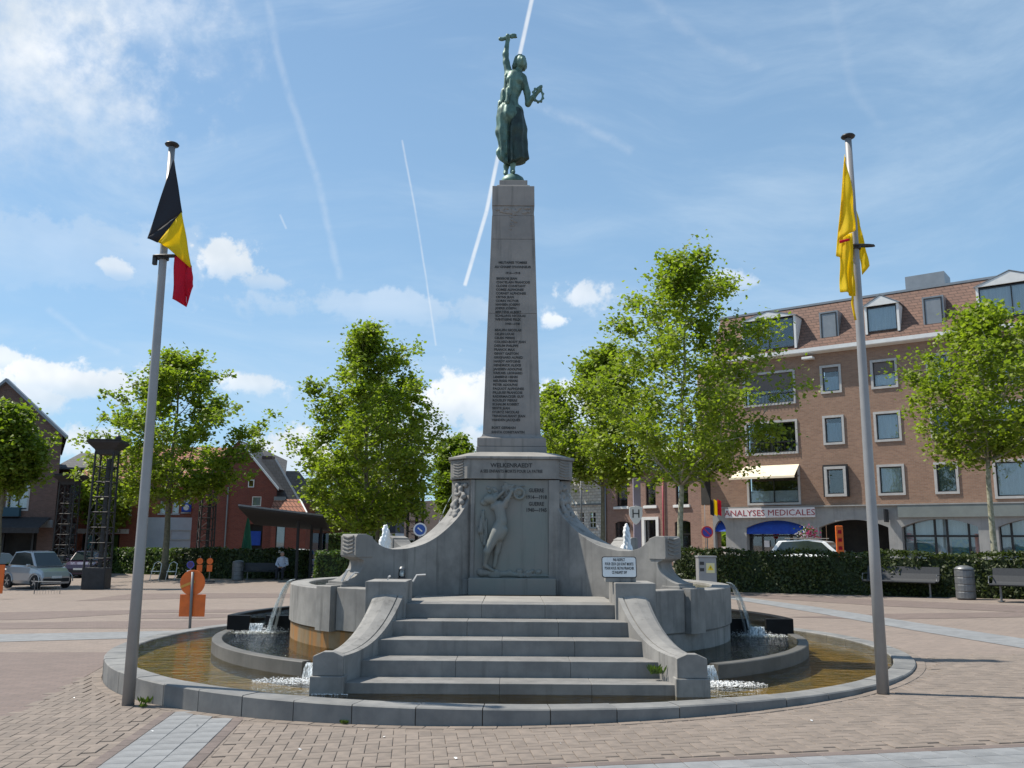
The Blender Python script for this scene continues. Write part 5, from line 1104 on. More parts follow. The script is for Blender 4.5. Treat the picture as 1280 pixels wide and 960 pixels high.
# ---- far low sheds
fs, of_ = bld('long_shed', (0, 92), (1, 0), 'far low tan brick building with small dark windows seen under the trees')
M['tan'] = brick_mat('tan_brick', (.40, .27, .20), (.34, .23, .17), (.36, .30, .26), .25, .1, .01, var=.12)
MB().prism([(-14.4, -.4), (-14.4, 1.5), (-10.2, 5.6), (-2, 6.2), (6, 6.2), (6, -.4)], lambda x, z, sd: (x, sd * 6, z)).build('wall', M['tan'], fs)
MB().prism([(-14.9, 1.1), (-10.3, 5.5), (-10.3, 5.75), (-15.0, 1.3)], lambda x, z, sd: (x, -.3 + sd * 6, z)).build('verge_board', M['slate'], fs)
for x in (-12.9, -11.6, -10.4, -6.2, -4.6): MB().bx(x, x + .7, -.08, .0, .9, 1.7).build('window', M['dark_in'], fs)
for x in (-6.8, -2.5): MB().bx(x, x + 1.6, -.08, .0, 4.2, 4.8).build('window', M['dark_in'], fs)
place(fs, of_)
f2, o22 = bld('dark_shed', (0, 74), (1, 0), 'long dark blue-grey industrial shed behind the bus shelter')
M['navy'] = mat('dark_cladding', (.035, .045, .065), (.03, .038, .055), 3, .6, stretch=(8, 1, 1)); MB().bx(-17, -9.5, 0, 6, 2.3, 4.0).build('cladding', M['navy'], f2); MB().bx(-17, -9.5, .1, 6, -.4, 2.28).build('wall', M['render_grey'], f2)
for x in (-15, -13, -11.2): MB().bx(x, x + 1.2, .02, .1, .9, 1.6).build('window', M['dark_in'], f2)
place(f2, o22)
f3, o33 = bld('garden_wall', (0, 84), (1, 0), 'long pale low wall seen beneath the trees in the distance', 'wall')
MB().bx(-12, 9, 0, .3, -.4, 1.75).build('wall_face', M['render_grey'], f3); MB().bx(-12, 9, -.05, .35, 1.75, 1.85).build('coping', M['concrete'], f3); place(f3, o33)
# ---- more of the square's left side, past the gable
lr, ol = bld('brick_terrace', (-36.2, 54.0), (.55, .835), 'long dark brick terrace continuing past the left gable house')
hl = [(x, x + 1.2, z, z + 1.4) for x in (-27, -23.5, -20, -16.5, -13, -9.5, -6, -3) for z in (1.0, 3.9)]
wall(lr, -30, 0, -.5, 6.6, hl, M['brick_dark']); [window(lr, *q, sur=.1, cols=2) for q in hl]
MB().add([(-30, -.3, 6.5), (0, -.3, 6.5), (0, 4.5, 9.8), (-30, 4.5, 9.8)], [(0, 1, 2, 3)]).build('roof', M['slate'], lr, fixn=False); MB().bx(-30, 0, -.42, -.3, 6.4, 6.55).build('gutter', M['zinc'], lr)
place(lr, ol)
# ================================================================= trees, hedges
def leaves_obj(name, centers, spread, per, size, m, parent, seed, up=.75):
    g = np.random.default_rng(seed); C = np.repeat(np.asarray(centers), per, 0); S = np.repeat(np.asarray(spread), per)
    P = C + g.normal(0, 1, C.shape) * S[:, None] * [1.1, 1.1, .8]; n = len(P); sz = size * g.uniform(.6, 1.25, n)
    nrm = g.normal(0, 1, (n, 3)); nrm[:, 2] = np.abs(nrm[:, 2]) + up; nrm /= np.linalg.norm(nrm, axis=1)[:, None]
    a = np.cross(nrm, g.normal(0, 1, (n, 3))); a /= np.linalg.norm(a, axis=1)[:, None]; b = np.cross(nrm, a)
    # six-cornered lobed leaf: two triangles-ish quads sharing a midrib, slightly folded
    tip, base = a * sz[:, None] * .55, -a * sz[:, None] * .5; l = b * sz[:, None] * .48; drop = nrm * (sz * .14)[:, None]
    V = np.stack([P + base, P + l - a * sz[:, None] * .05 - drop, P + tip, P - l - a * sz[:, None] * .05 - drop], 1).reshape(-1, 3)
    Q = np.arange(n * 4).reshape(n, 4)
    Q = np.concatenate([Q[:, [0, 1, 2]], Q[:, [0, 2, 3]]])
    return np_obj(name, V, Q, m, parent, smooth=False)
def tree(px, Y, base_z, top_px, crown_lo_px, wl, wr, label, seed, bark='bark_pale', leaf='leaf', nl=26, dens=1.15, lean=0.0, trunk_r=.12, prof=None, leafsize=.2, top_px_x=None):
    """trunk at column px, distance Y; crown from crown_lo_px up to top_px; wl, wr = crown half widths in metres"""
    g = random.Random(seed); p = at(px, 690, Y); x = p.x; zt = at(px, top_px, Y).z - .55; zl = at(px, crown_lo_px, Y).z; H = zt - zl
    e = empty('plane_tree', (x, Y, base_z), label, 'tree', 'young plane trees round the square')
    tx = x + lean if top_px_x is None else at(top_px_x, top_px, Y).x
    zf = zl + H * .72
    n = 10; tp = [Vector((x + (tx - x) * (i / n) ** 1.5 + g.uniform(-.05, .05) * (i > 1), Y + g.uniform(-.05, .05), base_z + (zf + H * .2 - base_z) * i / n)) for i in range(n + 1)]
    mbt = MB(); mbt.tube(tp, [trunk_r * (1.25 if i == 0 else 1.0 - .88 * (i / n)) for i in range(n + 1)], 9); mbt.build('trunk', M[bark], e, smooth=True)
    pf = prof or (lambda t: (.62 + 1.08 * t if t < .35 else 1 - ((t - .35) / .65) ** 1.45 * .84))
    lm = MB(); cen = []; spr = []
    def trunk_at(z):
        for a, b in zip(tp, tp[1:]):
            if a.z <= z <= b.z: return a.lerp(b, (z - a.z) / max(b.z - a.z, 1e-6))
        return tp[-1]
    for i in range(nl):
        t = (i + g.random() * .8) / nl; az = i * 2.399 + g.uniform(-.4, .4); zo = zl + H * t
        side = wl if math.cos(az) < 0 else wr; reach = max(.25, side * pf(t) * g.uniform(.6, 1.15) - .25); dy = (wl + wr) / 2 * pf(t) * g.uniform(.7, 1)
        end = Vector((trunk_at(min(zo, tp[-1].z)).x + math.cos(az) * reach, Y + math.sin(az) * dy, zo + H * .03))
        zs = max(zo - reach * g.uniform(.5, .95) - H * .02, zl - H * .06 if zl - H * .06 > base_z + 1 else base_z + 1.2); st_ = trunk_at(min(zs, tp[-1].z)); pts = []
        for k in range(6):
            s = k / 5; q = st_.lerp(end, s); q.z = st_.z + (end.z - st_.z) * (s ** 1.25) ; q += Vector((g.uniform(-1, 1), g.uniform(-1, 1), g.uniform(-.6, .6))) * .10 * reach * s; pts.append(q)
        r0 = max(.016, trunk_r * .42 * (1 - t * .75)); lm.tube(pts, [r0 * (1 - .85 * k / 5) for k in range(6)], 5)
        for k in range(2 if g.random() < .6 else 3, 6):
            for w_ in range(2 + (k > 3)):
                s2 = pts[k] + Vector((g.gauss(0, 1), g.gauss(0, 1), g.gauss(.25, .7))) * (.11 * reach + .22) ; lm.tube([pts[k], pts[k].lerp(s2, .6) + Vector((0, 0, .03)), s2], [.012, .009, .004], 4, caps=False)
                cen.append(s2); spr.append(g.uniform(.14, .36)); 
                if g.random() < .5: cen.append(pts[k].lerp(s2, .5)); spr.append(g.uniform(.12, .22))
        cen.append(end + Vector((0, 0, .1))); spr.append(.22)
    top = tp[-1]                                # leader
    for k in range(12):
        s = k / 11; q = Vector((top.x + (tx - top.x) * s + g.uniform(-.3, .3) * (1 - s), Y + g.uniform(-.3, .3) * (1 - s), top.z - .2 + (zt - top.z) * s)); cen.append(q); spr.append(.25 - .12 * s)
    lm.tube([top, Vector((tx, Y, zt - .1))], [.02, .006], 5)
    lm.build('limbs', M[bark], e, smooth=True)
    leaves_obj('crown', [tuple(c) for c in cen], spr, max(6, int(36 * dens)), leafsize * .76, M[leaf], e, seed)
    return e
tree(207, 47, -.39, 438, 618, 4.6, 5.0, 'broad leafy plane tree behind the left flagpole in front of the red brick row', 11, 'bark', 'leaf', 34, 1.15, trunk_r=.19, leafsize=.27, top_px_x=226)
tree(455, 43, -.2, 402, 650, 3.3, 4.1, 'tall leafy plane tree between the left flag and the obelisk, the nearer of two stems', 12, 'bark', 'leaf', 40, 1.25, trunk_r=.15, leafsize=.24, top_px_x=462)
tree(472, 50, -.2, 470, 645, 3.2, 3.2, 'plane tree standing just behind the tall left centre tree', 13, 'bark', 'leaf_dark', 26, 1.1, trunk_r=.15, leafsize=.27)
tree(850, 30.5, .12, 313, 590, 3.5, 4.3, 'large plane tree with pale trunk in front of the apartment block, right of the obelisk', 14, 'bark_pale', 'leaf', 40, 1.1, trunk_r=.115, leafsize=.19, top_px_x=858)
tree(752, 42, .1, 428, 598, 3.4, 3.0, 'plane tree close to the obelisk in front of the whitewashed stone house', 15, 'bark', 'leaf', 32, 1.05, trunk_r=.13, leafsize=.24, top_px_x=756)
tree(1243, 29, .3, 374, 565, 2.7, 3.3, 'plane tree on the right edge behind the hedge with a mottled trunk', 16, 'bark_pale', 'leaf', 32, .95, trunk_r=.115, leafsize=.19, top_px_x=1222)
tree(-4, 40, -.4, 500, 605, 2.2, 1.5, 'plane tree cut by the left edge of the picture beside the gable', 17, 'bark', 'leaf_dark', 30, 1.2, trunk_r=.16, leafsize=.25)
tree(570, 62, 0, 540, 640, 2.2, 2.6, 'smaller tree in the distance just left of the memorial', 18, 'bark', 'leaf_dark', 22, 1.0, trunk_r=.13, leafsize=.33)
tree(436, 66, -.2, 560, 662, 3.0, 3.0, 'far tree with thin trunk above the dark shed', 19, 'bark', 'leaf', 22, .9, trunk_r=.10, leafsize=.33)
tree(690, 60, 0, 478, 600, 2.4, 2.6, 'far tree peeping out just right of the obelisk', 20, 'bark', 'leaf', 20, .9, trunk_r=.12, leafsize=.33)
tree(122, 60, -.4, 575, 655, 1.7, 2.0, 'small pale green tree behind the lattice light tower', 21, 'bark', 'leaf', 18, .8, trunk_r=.09, leafsize=.3)

g_ = np.random.default_rng(77); cs = []; ss = []                 # wooded skyline far beyond the square
for a in np.linspace(-1.15, 1.15, 330):
    r_ = 330 + g_.uniform(-20, 20)
    for k in range(5): cs.append((r_ * math.sin(a), r_ * math.cos(a), g_.uniform(0, 9.5) * (.75 + .25 * math.sin(a * 23)))); ss.append(2.4)
kind(leaves_obj('distant_woods', cs, ss, 16, 3.4, M['leaf_dark'], None, 5), 'stuff')
def hedge(pts, th, z0, z1, label, seed, leafs=.07, dens=230, m='leaf_hedge'):
    """a clipped hedge along the polyline pts"""
    g = np.random.default_rng(seed); e = empty('hedge', (pts[0][0], pts[0][1], z0), label, 'hedge', 'clipped hedges round the square')
    core = MB(); P = []; N = []
    for (xa, ya), (xb, yb) in zip(pts, pts[1:]):
        d = Vector((xb - xa, yb - ya)); L = d.length; d /= L; nn = Vector((d.y, -d.x)); ang_ = math.atan2(d.y, d.x)
        core.box(((xa + xb) / 2, (ya + yb) / 2, (z0 + z1) / 2 - .05), (L, th - .12, z1 - z0 - .1), ang_)
        for face, area in (('f', L * (z1 - z0)), ('b', L * (z1 - z0) * .3), ('t', L * th), ('e', th * (z1 - z0) * 2)):
            k = int(area * dens); s = g.random(k) * L; h_ = g.random(k); 
            wob = .05 * np.sin(s * 2.3 + seed) + .03 * np.sin(s * 7.1 + h_ * 9) + g.normal(0, .03, k)
            if face == 'f': off = th / 2 + wob; z = z0 + h_ * (z1 - z0)
            elif face == 'b': off = -th / 2 + wob; z = z0 + h_ * (z1 - z0)
            elif face == 't': off = (h_ - .5) * th; z = z1 + wob + .02
            else: off = (g.random(k) - .5) * th; z = z0 + h_ * (z1 - z0); s = np.where(g.random(k) < .5, 0, L) + g.normal(0, .04, k)
            P.append(np.stack([xa + d.x * s + nn.x * off, ya + d.y * s + nn.y * off, z], 1))
            nv = {'f': (nn.x, nn.y, .3), 'b': (-nn.x, -nn.y, .3), 't': (0, 0, 1), 'e': (0, 0, .2)}[face]; N.append(np.tile(nv, (k, 1)))
    core.build('hedge_core', M['hedge_in'], e)
    P = np.concatenate(P); N = np.concatenate(N) + g.normal(0, .55, P.shape); N /= np.linalg.norm(N, axis=1)[:, None]; n = len(P); sz = leafs * g.uniform(.6, 1.4, n)
    a = np.cross(N, g.normal(0, 1, (n, 3))); a /= np.linalg.norm(a, axis=1)[:, None]; b = np.cross(N, a)
    V = np.stack([P - a * sz[:, None], P + b * sz[:, None] * .6, P + a * sz[:, None], P - b * sz[:, None] * .6], 1).reshape(-1, 3)
    np_obj('foliage', V, np.arange(n * 4).reshape(n, 4), M[m], e, smooth=False); return e
hedge([(5.7, 30.2), (6.6, 29.3), (13.5, 23.75), (17.3, 20.7)], .9, .05, 1.36, 'long clipped hedge behind the benches on the right side of the square', 1, .05, 480, 'leaf_hedge_shaded')
hedge([(-26.0, 58.6), (-19.5, 53.6)], .9, -.55, 1.0, 'clipped hedge behind the lattice tower at the left', 2, .10, 150)
hedge([(-17.6, 49.0), (-14.0, 46.9), (-10.3, 45.8)], .9, -.45, 1.12, 'clipped hedge behind the seated man and the litter bin', 3, .09, 170, 'leaf_hedge_shaded')
hedge([(-7.2, 33.6), (-5.6, 33.9)], 1.1, -.2, 1.22, 'short bright clipped hedge block by the left wing of the memorial', 4, .06, 330)
hedge([(-11.6, 56.5), (-8.0, 57.5)], .9, -.3, 2.0, 'taller hedge behind the short hedge block near the shelter', 5, .10, 150)
hedge([(-11.5, 76), (-2.0, 76)], .9, -.3, 1.55, 'far hedge beyond the left wing under the trees', 6, .13, 90)
# ================================================================= lattice light towers
def lattice(x, y, zb, h, w_, label, gobo=True, rz=.25, top=True, wt=None):
    e = empty('lattice_tower', (0, 0, 0), label, 'light tower', 'dark lattice light towers'); wt = wt or w_ * .86
    H = h; c = [(-1, -1), (1, -1), (1, 1), (-1, 1)]
    def P(i, z): f = (w_ + (wt - w_) * z / H) / 2; return Vector((c[i % 4][0] * f, c[i % 4][1] * f, z))
    for i in range(4): MB().tube([P(i, 0), P(i, H)], .045, 6).build('corner_post', M['dark_metal'], e)
    mb = MB(); n = 9
    for k in range(1, n + 1):
        z = H * k / n
        for i in range(4): mb.tube([P(i, z), P(i + 1, z)], .022, 4)
        if k > 1:
            for i in range(4): mb.tube([P(i, z), P(i + 1, H * (k - 1) / n)], .013, 4)
    mb.build('cross_braces', M['dark_metal'], e)
    MB().bx(-w_ / 2 - .03, w_ / 2 + .03, -w_ / 2 - .03, w_ / 2 + .03, 0, H * .155).build('base_cabinet', M['dark_metal'], e, bevel=.02)
    mb = MB(); [mb.box((0, 0, H * .2 + j * H * .068), (w_ * .5, w_ * .3, .03)) for j in range(11)]; mb.tube([(.1, 0, H * .15), (.1, 0, H * .95)], .10, 8); mb.build('inner_mast', M['black'], e)
    if top:
        mb = MB(); mb.loft([[(sx * r, sy * r, z) for sx, sy in c] for r, z in ((wt * .5, H - .1), (wt * .55, H + .08), (wt * .92, H + .36), (wt * .95, H + .44))]); mb.build('lamp_head', M['dark_metal'], e)
        MB().bx(-wt * .9, wt * .9, -wt * .9, wt * .9, H + .462, H + .50).build('lamp_roof', M['black'], e)
        MB().lathe([(.001, 0), (.12, .02), (.13, .12), (.08, .22), (.001, .24)], (wt * .55, 0, H + .5), 12).build('siren', M['black'], e, smooth=True)
    e.location = (x, y, zb); e.rotation_euler.z = rz; return e
lattice(-16.95, 37.2, -.38, 5.6, .82, 'dark lattice light tower in front of the left tree, nearest of the towers', rz=.12)
lattice(-25.7, 52, -.48, 5.3, .95, 'dark lattice light tower beside the side street, farther left', rz=.1)
lattice(-17.6, 52.0, -.35, 5.8, .85, 'dark lattice light tower against the red brick gable', rz=.5, top=False)
lattice(-5.6, 52.5, -.1, 5.2, .95, 'dark lattice light tower beyond the left wing under the trees', rz=.2, top=False)

# ================================================================= cars
M['silver'] = mat('silver_car_paint', (.42, .43, .44), (.40, .41, .42), 1, .28, metal=.5, coat=.6)
M['darkcar'] = mat('dark_car_paint', (.03, .032, .04), rough=.25, coat=.6); M['plumcar'] = mat('plum_car_paint', (.05, .03, .06), rough=.25, coat=.6); M['whitecar'] = mat('white_car_paint', (.70, .72, .73), rough=.25, coat=.6)
M['tyre'] = mat('tyre_rubber', (.018, .018, .018), rough=.85); M['rim'] = mat('alloy_rim', (.45, .46, .47), rough=.3, metal=.8); M['lamp_clear'] = mat('headlamp', (.75, .78, .8), rough=.1); M['lamp_red'] = mat('tail_lamp', (.45, .01, .01), rough=.2)
def car(loc, rz, label, body, L, Wd, H, wb, belt, prof, roofprof, wr=.29, group='parked cars', stripes=False):
    """prof: list of (x, z_top) along the body, front at +x; roofprof: glasshouse outline (x, z)"""
    e = empty('parked_car', (0, 0, 0), label, 'car', group); hw = Wd / 2
    def yy(x, z): f = abs(x) / (L / 2); return hw * (1 - .16 * f ** 4) * (1 - .10 * max(0, (z - .55)) )
    secs = []
    for x, zt in prof:
        y = yy(x, 0); sec = [(x, -y * .92, .20), (x, -y, .34), (x, -y * 1.0, (.34 + zt) / 2), (x, -y * .96, zt - .06), (x, -y * .86, zt), (x, y * .86, zt), (x, y * .96, zt - .06), (x, y, (.34 + zt) / 2), (x, y, .34), (x, y * .92, .20)]; secs.append(sec)
    MB().loft(secs).build('body', body, e, smooth=False, bevel=.04, segs=2)
    def rx(i, s, k=1.0): x, z = roofprof[i]; t = (z - belt) / (H - belt); return (x, s * hw * (.86 - .17 * t) * k, z)
    n = len(roofprof); mb = MB(); mb.loft([[rx(i, -1) for i in range(n)], [rx(i, 1) for i in range(n)]]); mb.build('cabin', body, e, bevel=.05, segs=3)
    # glazing a few millimetres proud of the cabin
    cx_ = sum(p[0] for p in roofprof) / n
    for s in (-1, 1):
        pts = [rx(i, s, 1.0) for i in range(n)]; c0 = Vector((cx_, s * hw * .8, (belt + H) / 2)); q = [Vector(p).lerp(c0, .16) for p in pts]; q = [Vector((v.x, s * (hw * (.86 - .17 * (v.z - belt) / (H - belt)) + .006), v.z)) for v in q]
        MB().add([tuple(v) for v in q], [tuple(range(n))]).build('side_window', M['carglass'] if False else M['black_glass'], e)
    def pane(i, j, name):
        a, b = Vector(rx(i, -1)), Vector(rx(i, 1)); c, d = Vector(rx(j, 1)), Vector(rx(j, -1)); m_ = (a + b + c + d) / 4; nr = (b - a).cross(c - b).normalized(); nr = nr if nr.dot(m_ - Vector((cx_, 0, .8))) > 0 else -nr
        MB().add([tuple(v.lerp(m_, .10) + nr * .012) for v in (a, b, c, d)], [(0, 1, 2, 3)]).build(name, M['black_glass'], e)
    pane(0, 1, 'windscreen'); pane(n - 1, n - 2, 'rear_window')
    for s in (-1, 1):
        for x in (wb / 2, -wb / 2):
            w_ = MB(); rings = []
            for r, o in ((.001, -.09), (wr * .9, -.09), (wr, -.06), (wr, .06), (wr * .9, .09), (wr * .62, .09), (wr * .6, .07), (.001, .07)): rings.append([(x + r * math.cos(6.283 * i / 20), s * (hw - .085 + o), wr + r * math.sin(6.283 * i / 20)) for i in range(20)])
            w_.loft(rings, caps=False); wh_ = w_.build('wheel', M['tyre'], e, smooth=False)
            r_ = MB(); [r_.box((x + wr * .32 * math.cos(a_), s * (hw - .012), wr + wr * .32 * math.sin(a_)), (wr * .52, .02, .05), M=Matrix.Rotation(-a_, 4, 'Y')) for a_ in [i * 6.283 / 5 + .3 for i in range(5)]]
            r_.lathe([(.001, 0), (.05, 0)], (x, s * (hw - .01), wr), 8) if False else None; r_.build('rim', M['rim'], wh_)
            a_ = MB(); pts = [(x + (wr + .06) * math.cos(math.pi * i / 10), s * (hw + .004), wr + (wr + .06) * math.sin(math.pi * i / 10)) for i in range(11)]; a_.tube(pts, .022, 5); a_.build('wheel_arch', M['black'] if not stripes else body, e)
        MB().box((L / 2 - .16, s * hw * .66, prof[-2][1] - .16), (.12, .26, .14), rz=-s * .35).build('headlight', M['lamp_clear'], e, bevel=.03)
        MB().box((-L / 2 + .12, s * hw * .7, .72), (.12, .18, .24), rz=s * .3).build('tail_light', M['lamp_red'], e, bevel=.03)
        MB().box((roofprof[0][0] - .25, s * (hw + .06), belt + .06), (.10, .16, .11)).build('wing_mirror', body, e, bevel=.03)
    MB().box((L / 2 - .015, 0, .36), (.06, Wd * .78, .16)).build('bumper', M['black'] if not stripes else M['dark_metal'], e, bevel=.02)
    MB().box((L / 2 + .022, 0, .48), (.012, .46, .10)).build('number_plate', M['white'], e)
    mb = MB(); mb.bx(-L / 2 + .2, L / 2 - .2, -hw * .8, hw * .8, .14, .34); mb.build('underbody', M['black'], e)
    e.location = loc; e.rotation_euler.z = rz; return e
M['black_glass'] = mat('tinted_glass', (.025, .035, .035), rough=.06, spec=.8)
smart_prof = [(-1.25, .62), (-1.2, .86), (-.8, .95), (0, .95), (.55, .93), (.95, .84), (1.18, .70), (1.25, .50)]
smart_roof = [(.78, .90), (.28, 1.50), (-.2, 1.545), (-.85, 1.50), (-1.12, .92)]
car((-20.1, 38.6, -.42), R(-28), 'small silver two-seat city car parked at the left beside a crowd barrier', M['silver'], 2.5, 1.53, 1.54, 1.80, .90, smart_prof, smart_roof, .29, stripes=True)
hatch = [(-1.95, .62), (-1.9, .90), (-1.3, .96), (0, .95), (.7, .93), (1.4, .84), (1.85, .72), (1.95, .5)]; hroof = [(1.0, .92), (.35, 1.42), (-.3, 1.48), (-1.3, 1.42), (-1.85, .95)]
car((-24.3, 42.5, -.48), R(-20), 'dark car behind the small silver car at the left edge', M['darkcar'], 3.9, 1.7, 1.48, 2.45, .92, hatch, hroof)
car((-24.0, 51.5, -.47), R(-80), 'dark plum car half hidden behind the nearest lattice tower', M['plumcar'], 3.9, 1.7, 1.48, 2.45, .92, hatch, hroof)
car((-31.3, 63.0, -.48), R(170), 'white car in the side street under the dark gable', M['whitecar'], 3.9, 1.7, 1.5, 2.45, .92, hatch, hroof)
van = car((13.2, 38.5, .20), R(-36), 'white car whose roof shows above the right hedge below the medical sign', M['whitecar'], 4.2, 1.75, 1.62, 2.6, .98, [(a * 1.07, b + .06) for a, b in hatch], [(1.05, .98), (.4, 1.54), (-.3, 1.62), (-1.6, 1.56), (-2.0, 1.0)])
mb = MB(); [mb.tube([(-1.3, s * .62, 1.66), (.2, s * .62, 1.67)], .02, 5) for s in (-1, 1)]; rk = mb.build('roof_rail', M['black'], None); rk.parent = van

# ================================================================= benches, bins, man
def bench(loc, rz, label):
    e = empty('park_bench', (0, 0, 0), label, 'bench', 'dark mesh benches round the square'); L = 1.9
    prof = [(-.02, .80), (.03, .62), (.10, .47), (.16, .42), (.26, .405), (.40, .41), (.50, .425), (.55, .40)]
    seat = [(p[0], p[1]) for p in prof[3:]]; back = prof[:4]
    for nm, pr_ in (('backrest', back), ('seat', seat)):
        MB().loft([[(-L / 2, -y, z) for y, z in pr_], [(L / 2, -y, z) for y, z in pr_]], closed=False, caps=False).build(nm, M['bench'], e, solid=.03, smooth=False, fixn=False)
    for s in (-1, 1):
        MB().tube([(s * .75, -.30, .40), (s * .75, -.30, .2), (s * .75, -.30, 0)], .028, 8).build('leg', M['grey_metal'], e)
        MB().box((s * .75, -.30, .01), (.12, .30, .02)).build('foot', M['grey_metal'], e)
        MB().tube([(s * .97, -.02, .60), (s * .97, -.42, .60), (s * .97, -.48, .44)], .016, 6).build('armrest', M['grey_metal'], e)
    e.location = loc; e.rotation_euler.z = rz; return e
b1 = on_ground(1126, 744.5); b2 = on_ground(1268, 752); rzb = math.atan2(-.63, .777)
bench((b1.x, b1.y - .25, gz(b1.x)), rzb, 'dark mesh bench in front of the right hedge, behind the right flagpole')
bench((b2.x + .45, b2.y - .25, gz(b2.x)), rzb, 'dark mesh bench at the right edge next to the banded bin')
bench((-12.15, 44.75, -.27), .1, 'dark mesh bench at the left hedge with a man sitting at its end')
def bin_(loc, label, h=.84, r=.235):
    e = empty('litter_bin', loc, label, 'litter bin', 'round grey litter bins'); x, y, z = loc
    for k in range(4): MB().lathe([(.001, 0), (r, 0), (r + .006, .02), (r + .006, h * .19), (r, h * .205), (.001, h * .206)], (x, y, z + .02 + k * h * .215), 20).build('bin_band', M['grey_metal'], e, smooth=False)
    MB().lathe([(r - .02, 0), (r - .02, h * .88), (.001, h * .885)], (x, y, z), 20).build('bin_liner', M['black'], e)
    MB().lathe([(r + .01, 0), (r + .008, .03), (r * .8, .08), (r * .35, .115), (.001, .12)], (x, y, z + h * .885), 20).build('bin_lid', M['grey_metal'], e, smooth=True)
p = on_ground(1208, 749); bin_((p.x, p.y, gz(p.x)), 'round banded grey litter bin between the two benches by the right hedge')
bin_((-13.35, 44.4, -.3), 'round grey litter bin left of the seated man by the hedge', .95, .27)
# seated man
mn = empty('person', (-11.25, 44.75, -.25), 'grey-haired man in pale blue shirt and dark trousers sitting on the left bench', 'person')
ox, oy, oz = -11.25, 44.62, -.25
def mp(x, y, z): return (ox + x, oy + y, oz + z)
M['skin'] = mat('skin', (.50, .30, .22), rough=.6); M['shirt'] = mat('pale_blue_shirt', (.55, .60, .70), (.48, .53, .64), 12, .8); M['trousers'] = mat('dark_trousers', (.03, .03, .04), rough=.9); M['grey_hair'] = mat('grey_hair', (.35, .34, .33), rough=.8)
bd = [('c', mp(0, .02, .50), mp(0, .0, .95), .155, .17), ('c', mp(-.17, 0, .98), mp(.17, 0, .98), .07, .07), ('c', mp(0, -.02, 1.0), mp(0, -.05, 1.13), .06, .055), ('e', mp(0, -.08, 1.22), (.078, .095, .115)), ('c', mp(0, -.16, 1.20), mp(0, -.185, 1.19), .015, .012)]
for s in (-1, 1):
    bd += [('c', mp(s * .20, 0, .97), mp(s * .27, -.06, .72), .055, .045), ('c', mp(s * .27, -.06, .72), mp(s * .08, -.30, .60), .042, .032), ('c', mp(s * .08, -.30, .60), mp(s * .02, -.38, .57), .035, .03),
           ('c', mp(s * .10, 0, .50), mp(s * .15, -.44, .48), .09, .065), ('c', mp(s * .15, -.44, .48), mp(s * .15, -.42, .08), .06, .042), ('c', mp(s * .15, -.42, .05), mp(s * .16, -.60, .035), .045, .035), ('e', mp(s * .082, -.08, 1.21), (.014, .02, .03))]
    for f in range(4): bd.append(('c', mp(s * .03, -.37 - f * .02, .585), mp(-s * .035, -.40 - f * .02, .575), .010, .008))
Vv, Qq = sdf_mesh(bd, .03, .0145); np_obj('body', Vv, Qq, M['skin'], mn)
def bigger(l, k): return [(p[0], p[1], p[2], p[3] + k, p[4] + k) if p[0] == 'c' else p for p in l]
Vv, Qq = sdf_mesh(bigger([bd[0], bd[1]] + [q for q in bd if q[0] == 'c' and abs(q[3] - .055) < 1e-6 and q[1][2] > oz + .9 or q[0] == 'c' and abs(q[3] - .042) < 1e-6 and q[1][2] > oz + .6], .012), .03, .0145); np_obj('shirt', Vv, Qq, M['shirt'], mn)
Vv, Qq = sdf_mesh(bigger([q for q in bd if q[0] == 'c' and (abs(q[3] - .09) < 1e-6 or abs(q[3] - .06) < 1e-6 and q[1][2] < oz + .6)] + [('c', mp(0, .02, .50), mp(0, .02, .56), .15, .15)], .014), .03, .0145); np_obj('trousers', Vv, Qq, M['trousers'], mn)
for s in (-1, 1): Vv, Qq = sdf_mesh([('c', mp(s * .15, -.41, .045), mp(s * .16, -.61, .035), .05, .042)], .02, .014); np_obj('shoe', Vv, Qq, M['black'], mn)
Vv, Qq = sdf_mesh([('e', mp(0, -.055, 1.27), (.084, .098, .082)), ('e', mp(0, -.02, 1.22), (.08, .08, .09))], .02, .014); np_obj('hair', Vv, Qq, M['grey_hair'], mn)

# ================================================================= shelter, parasol, cabinet, signs
sh = empty('bus_shelter', (-10.6, 44.0, -.25), 'open shelter with dark sloping flat roof near the seated man', 'shelter')
M['shelter'] = mat('dark_shelter_metal', (.03, .03, .032), rough=.8)
c = lambda px, py, Y: at(px, py, Y)
A, B, C_, D4 = c(298, 631, 41.5), c(404, 644, 42.5), c(412, 661, 46.5), c(318, 653, 46.8)
MB().add([A, B, C_, D4] + [v - Vector((0, 0, .12)) for v in (A, B, C_, D4)], [(0, 1, 2, 3), (4, 5, 6, 7), (0, 1, 5, 4), (1, 2, 6, 5), (2, 3, 7, 6), (3, 0, 4, 7)]).build('shelter_roof', M['shelter'], sh)
MB().add([A + Vector((0, -.03, .03)), B + Vector((0, -.03, .03)), B + Vector((0, -.03, -.05)), A + Vector((0, -.03, -.05))], [(0, 1, 2, 3)]).build('roof_trim', M['grey_metal'], sh, solid=.03)
for px, Y in ((371, 43.6), (388, 45.2), (400, 45.8)):
    b_ = at(px, 700, Y); MB().tube([(b_.x, Y, -.3), (b_.x, Y, 2.55 if px < 395 else 2.3)], .075, 8).build('shelter_post', M['shelter'], sh)
b_ = at(390, 700, 46); MB().bx(b_.x - .1, b_.x + .75, 46.2, 46.24, -.1, 2.0).build('glass_panel', glass_mat('blue_glass', (.12, .25, .45), .05), sh)
ps = empty('parasol', (-14.63, 50, -.3), 'closed dark green parasol behind the left hedge', 'parasol'); M['green_cloth'] = mat('green_cloth', (.01, .11, .06), (.008, .08, .045), 6, .8)
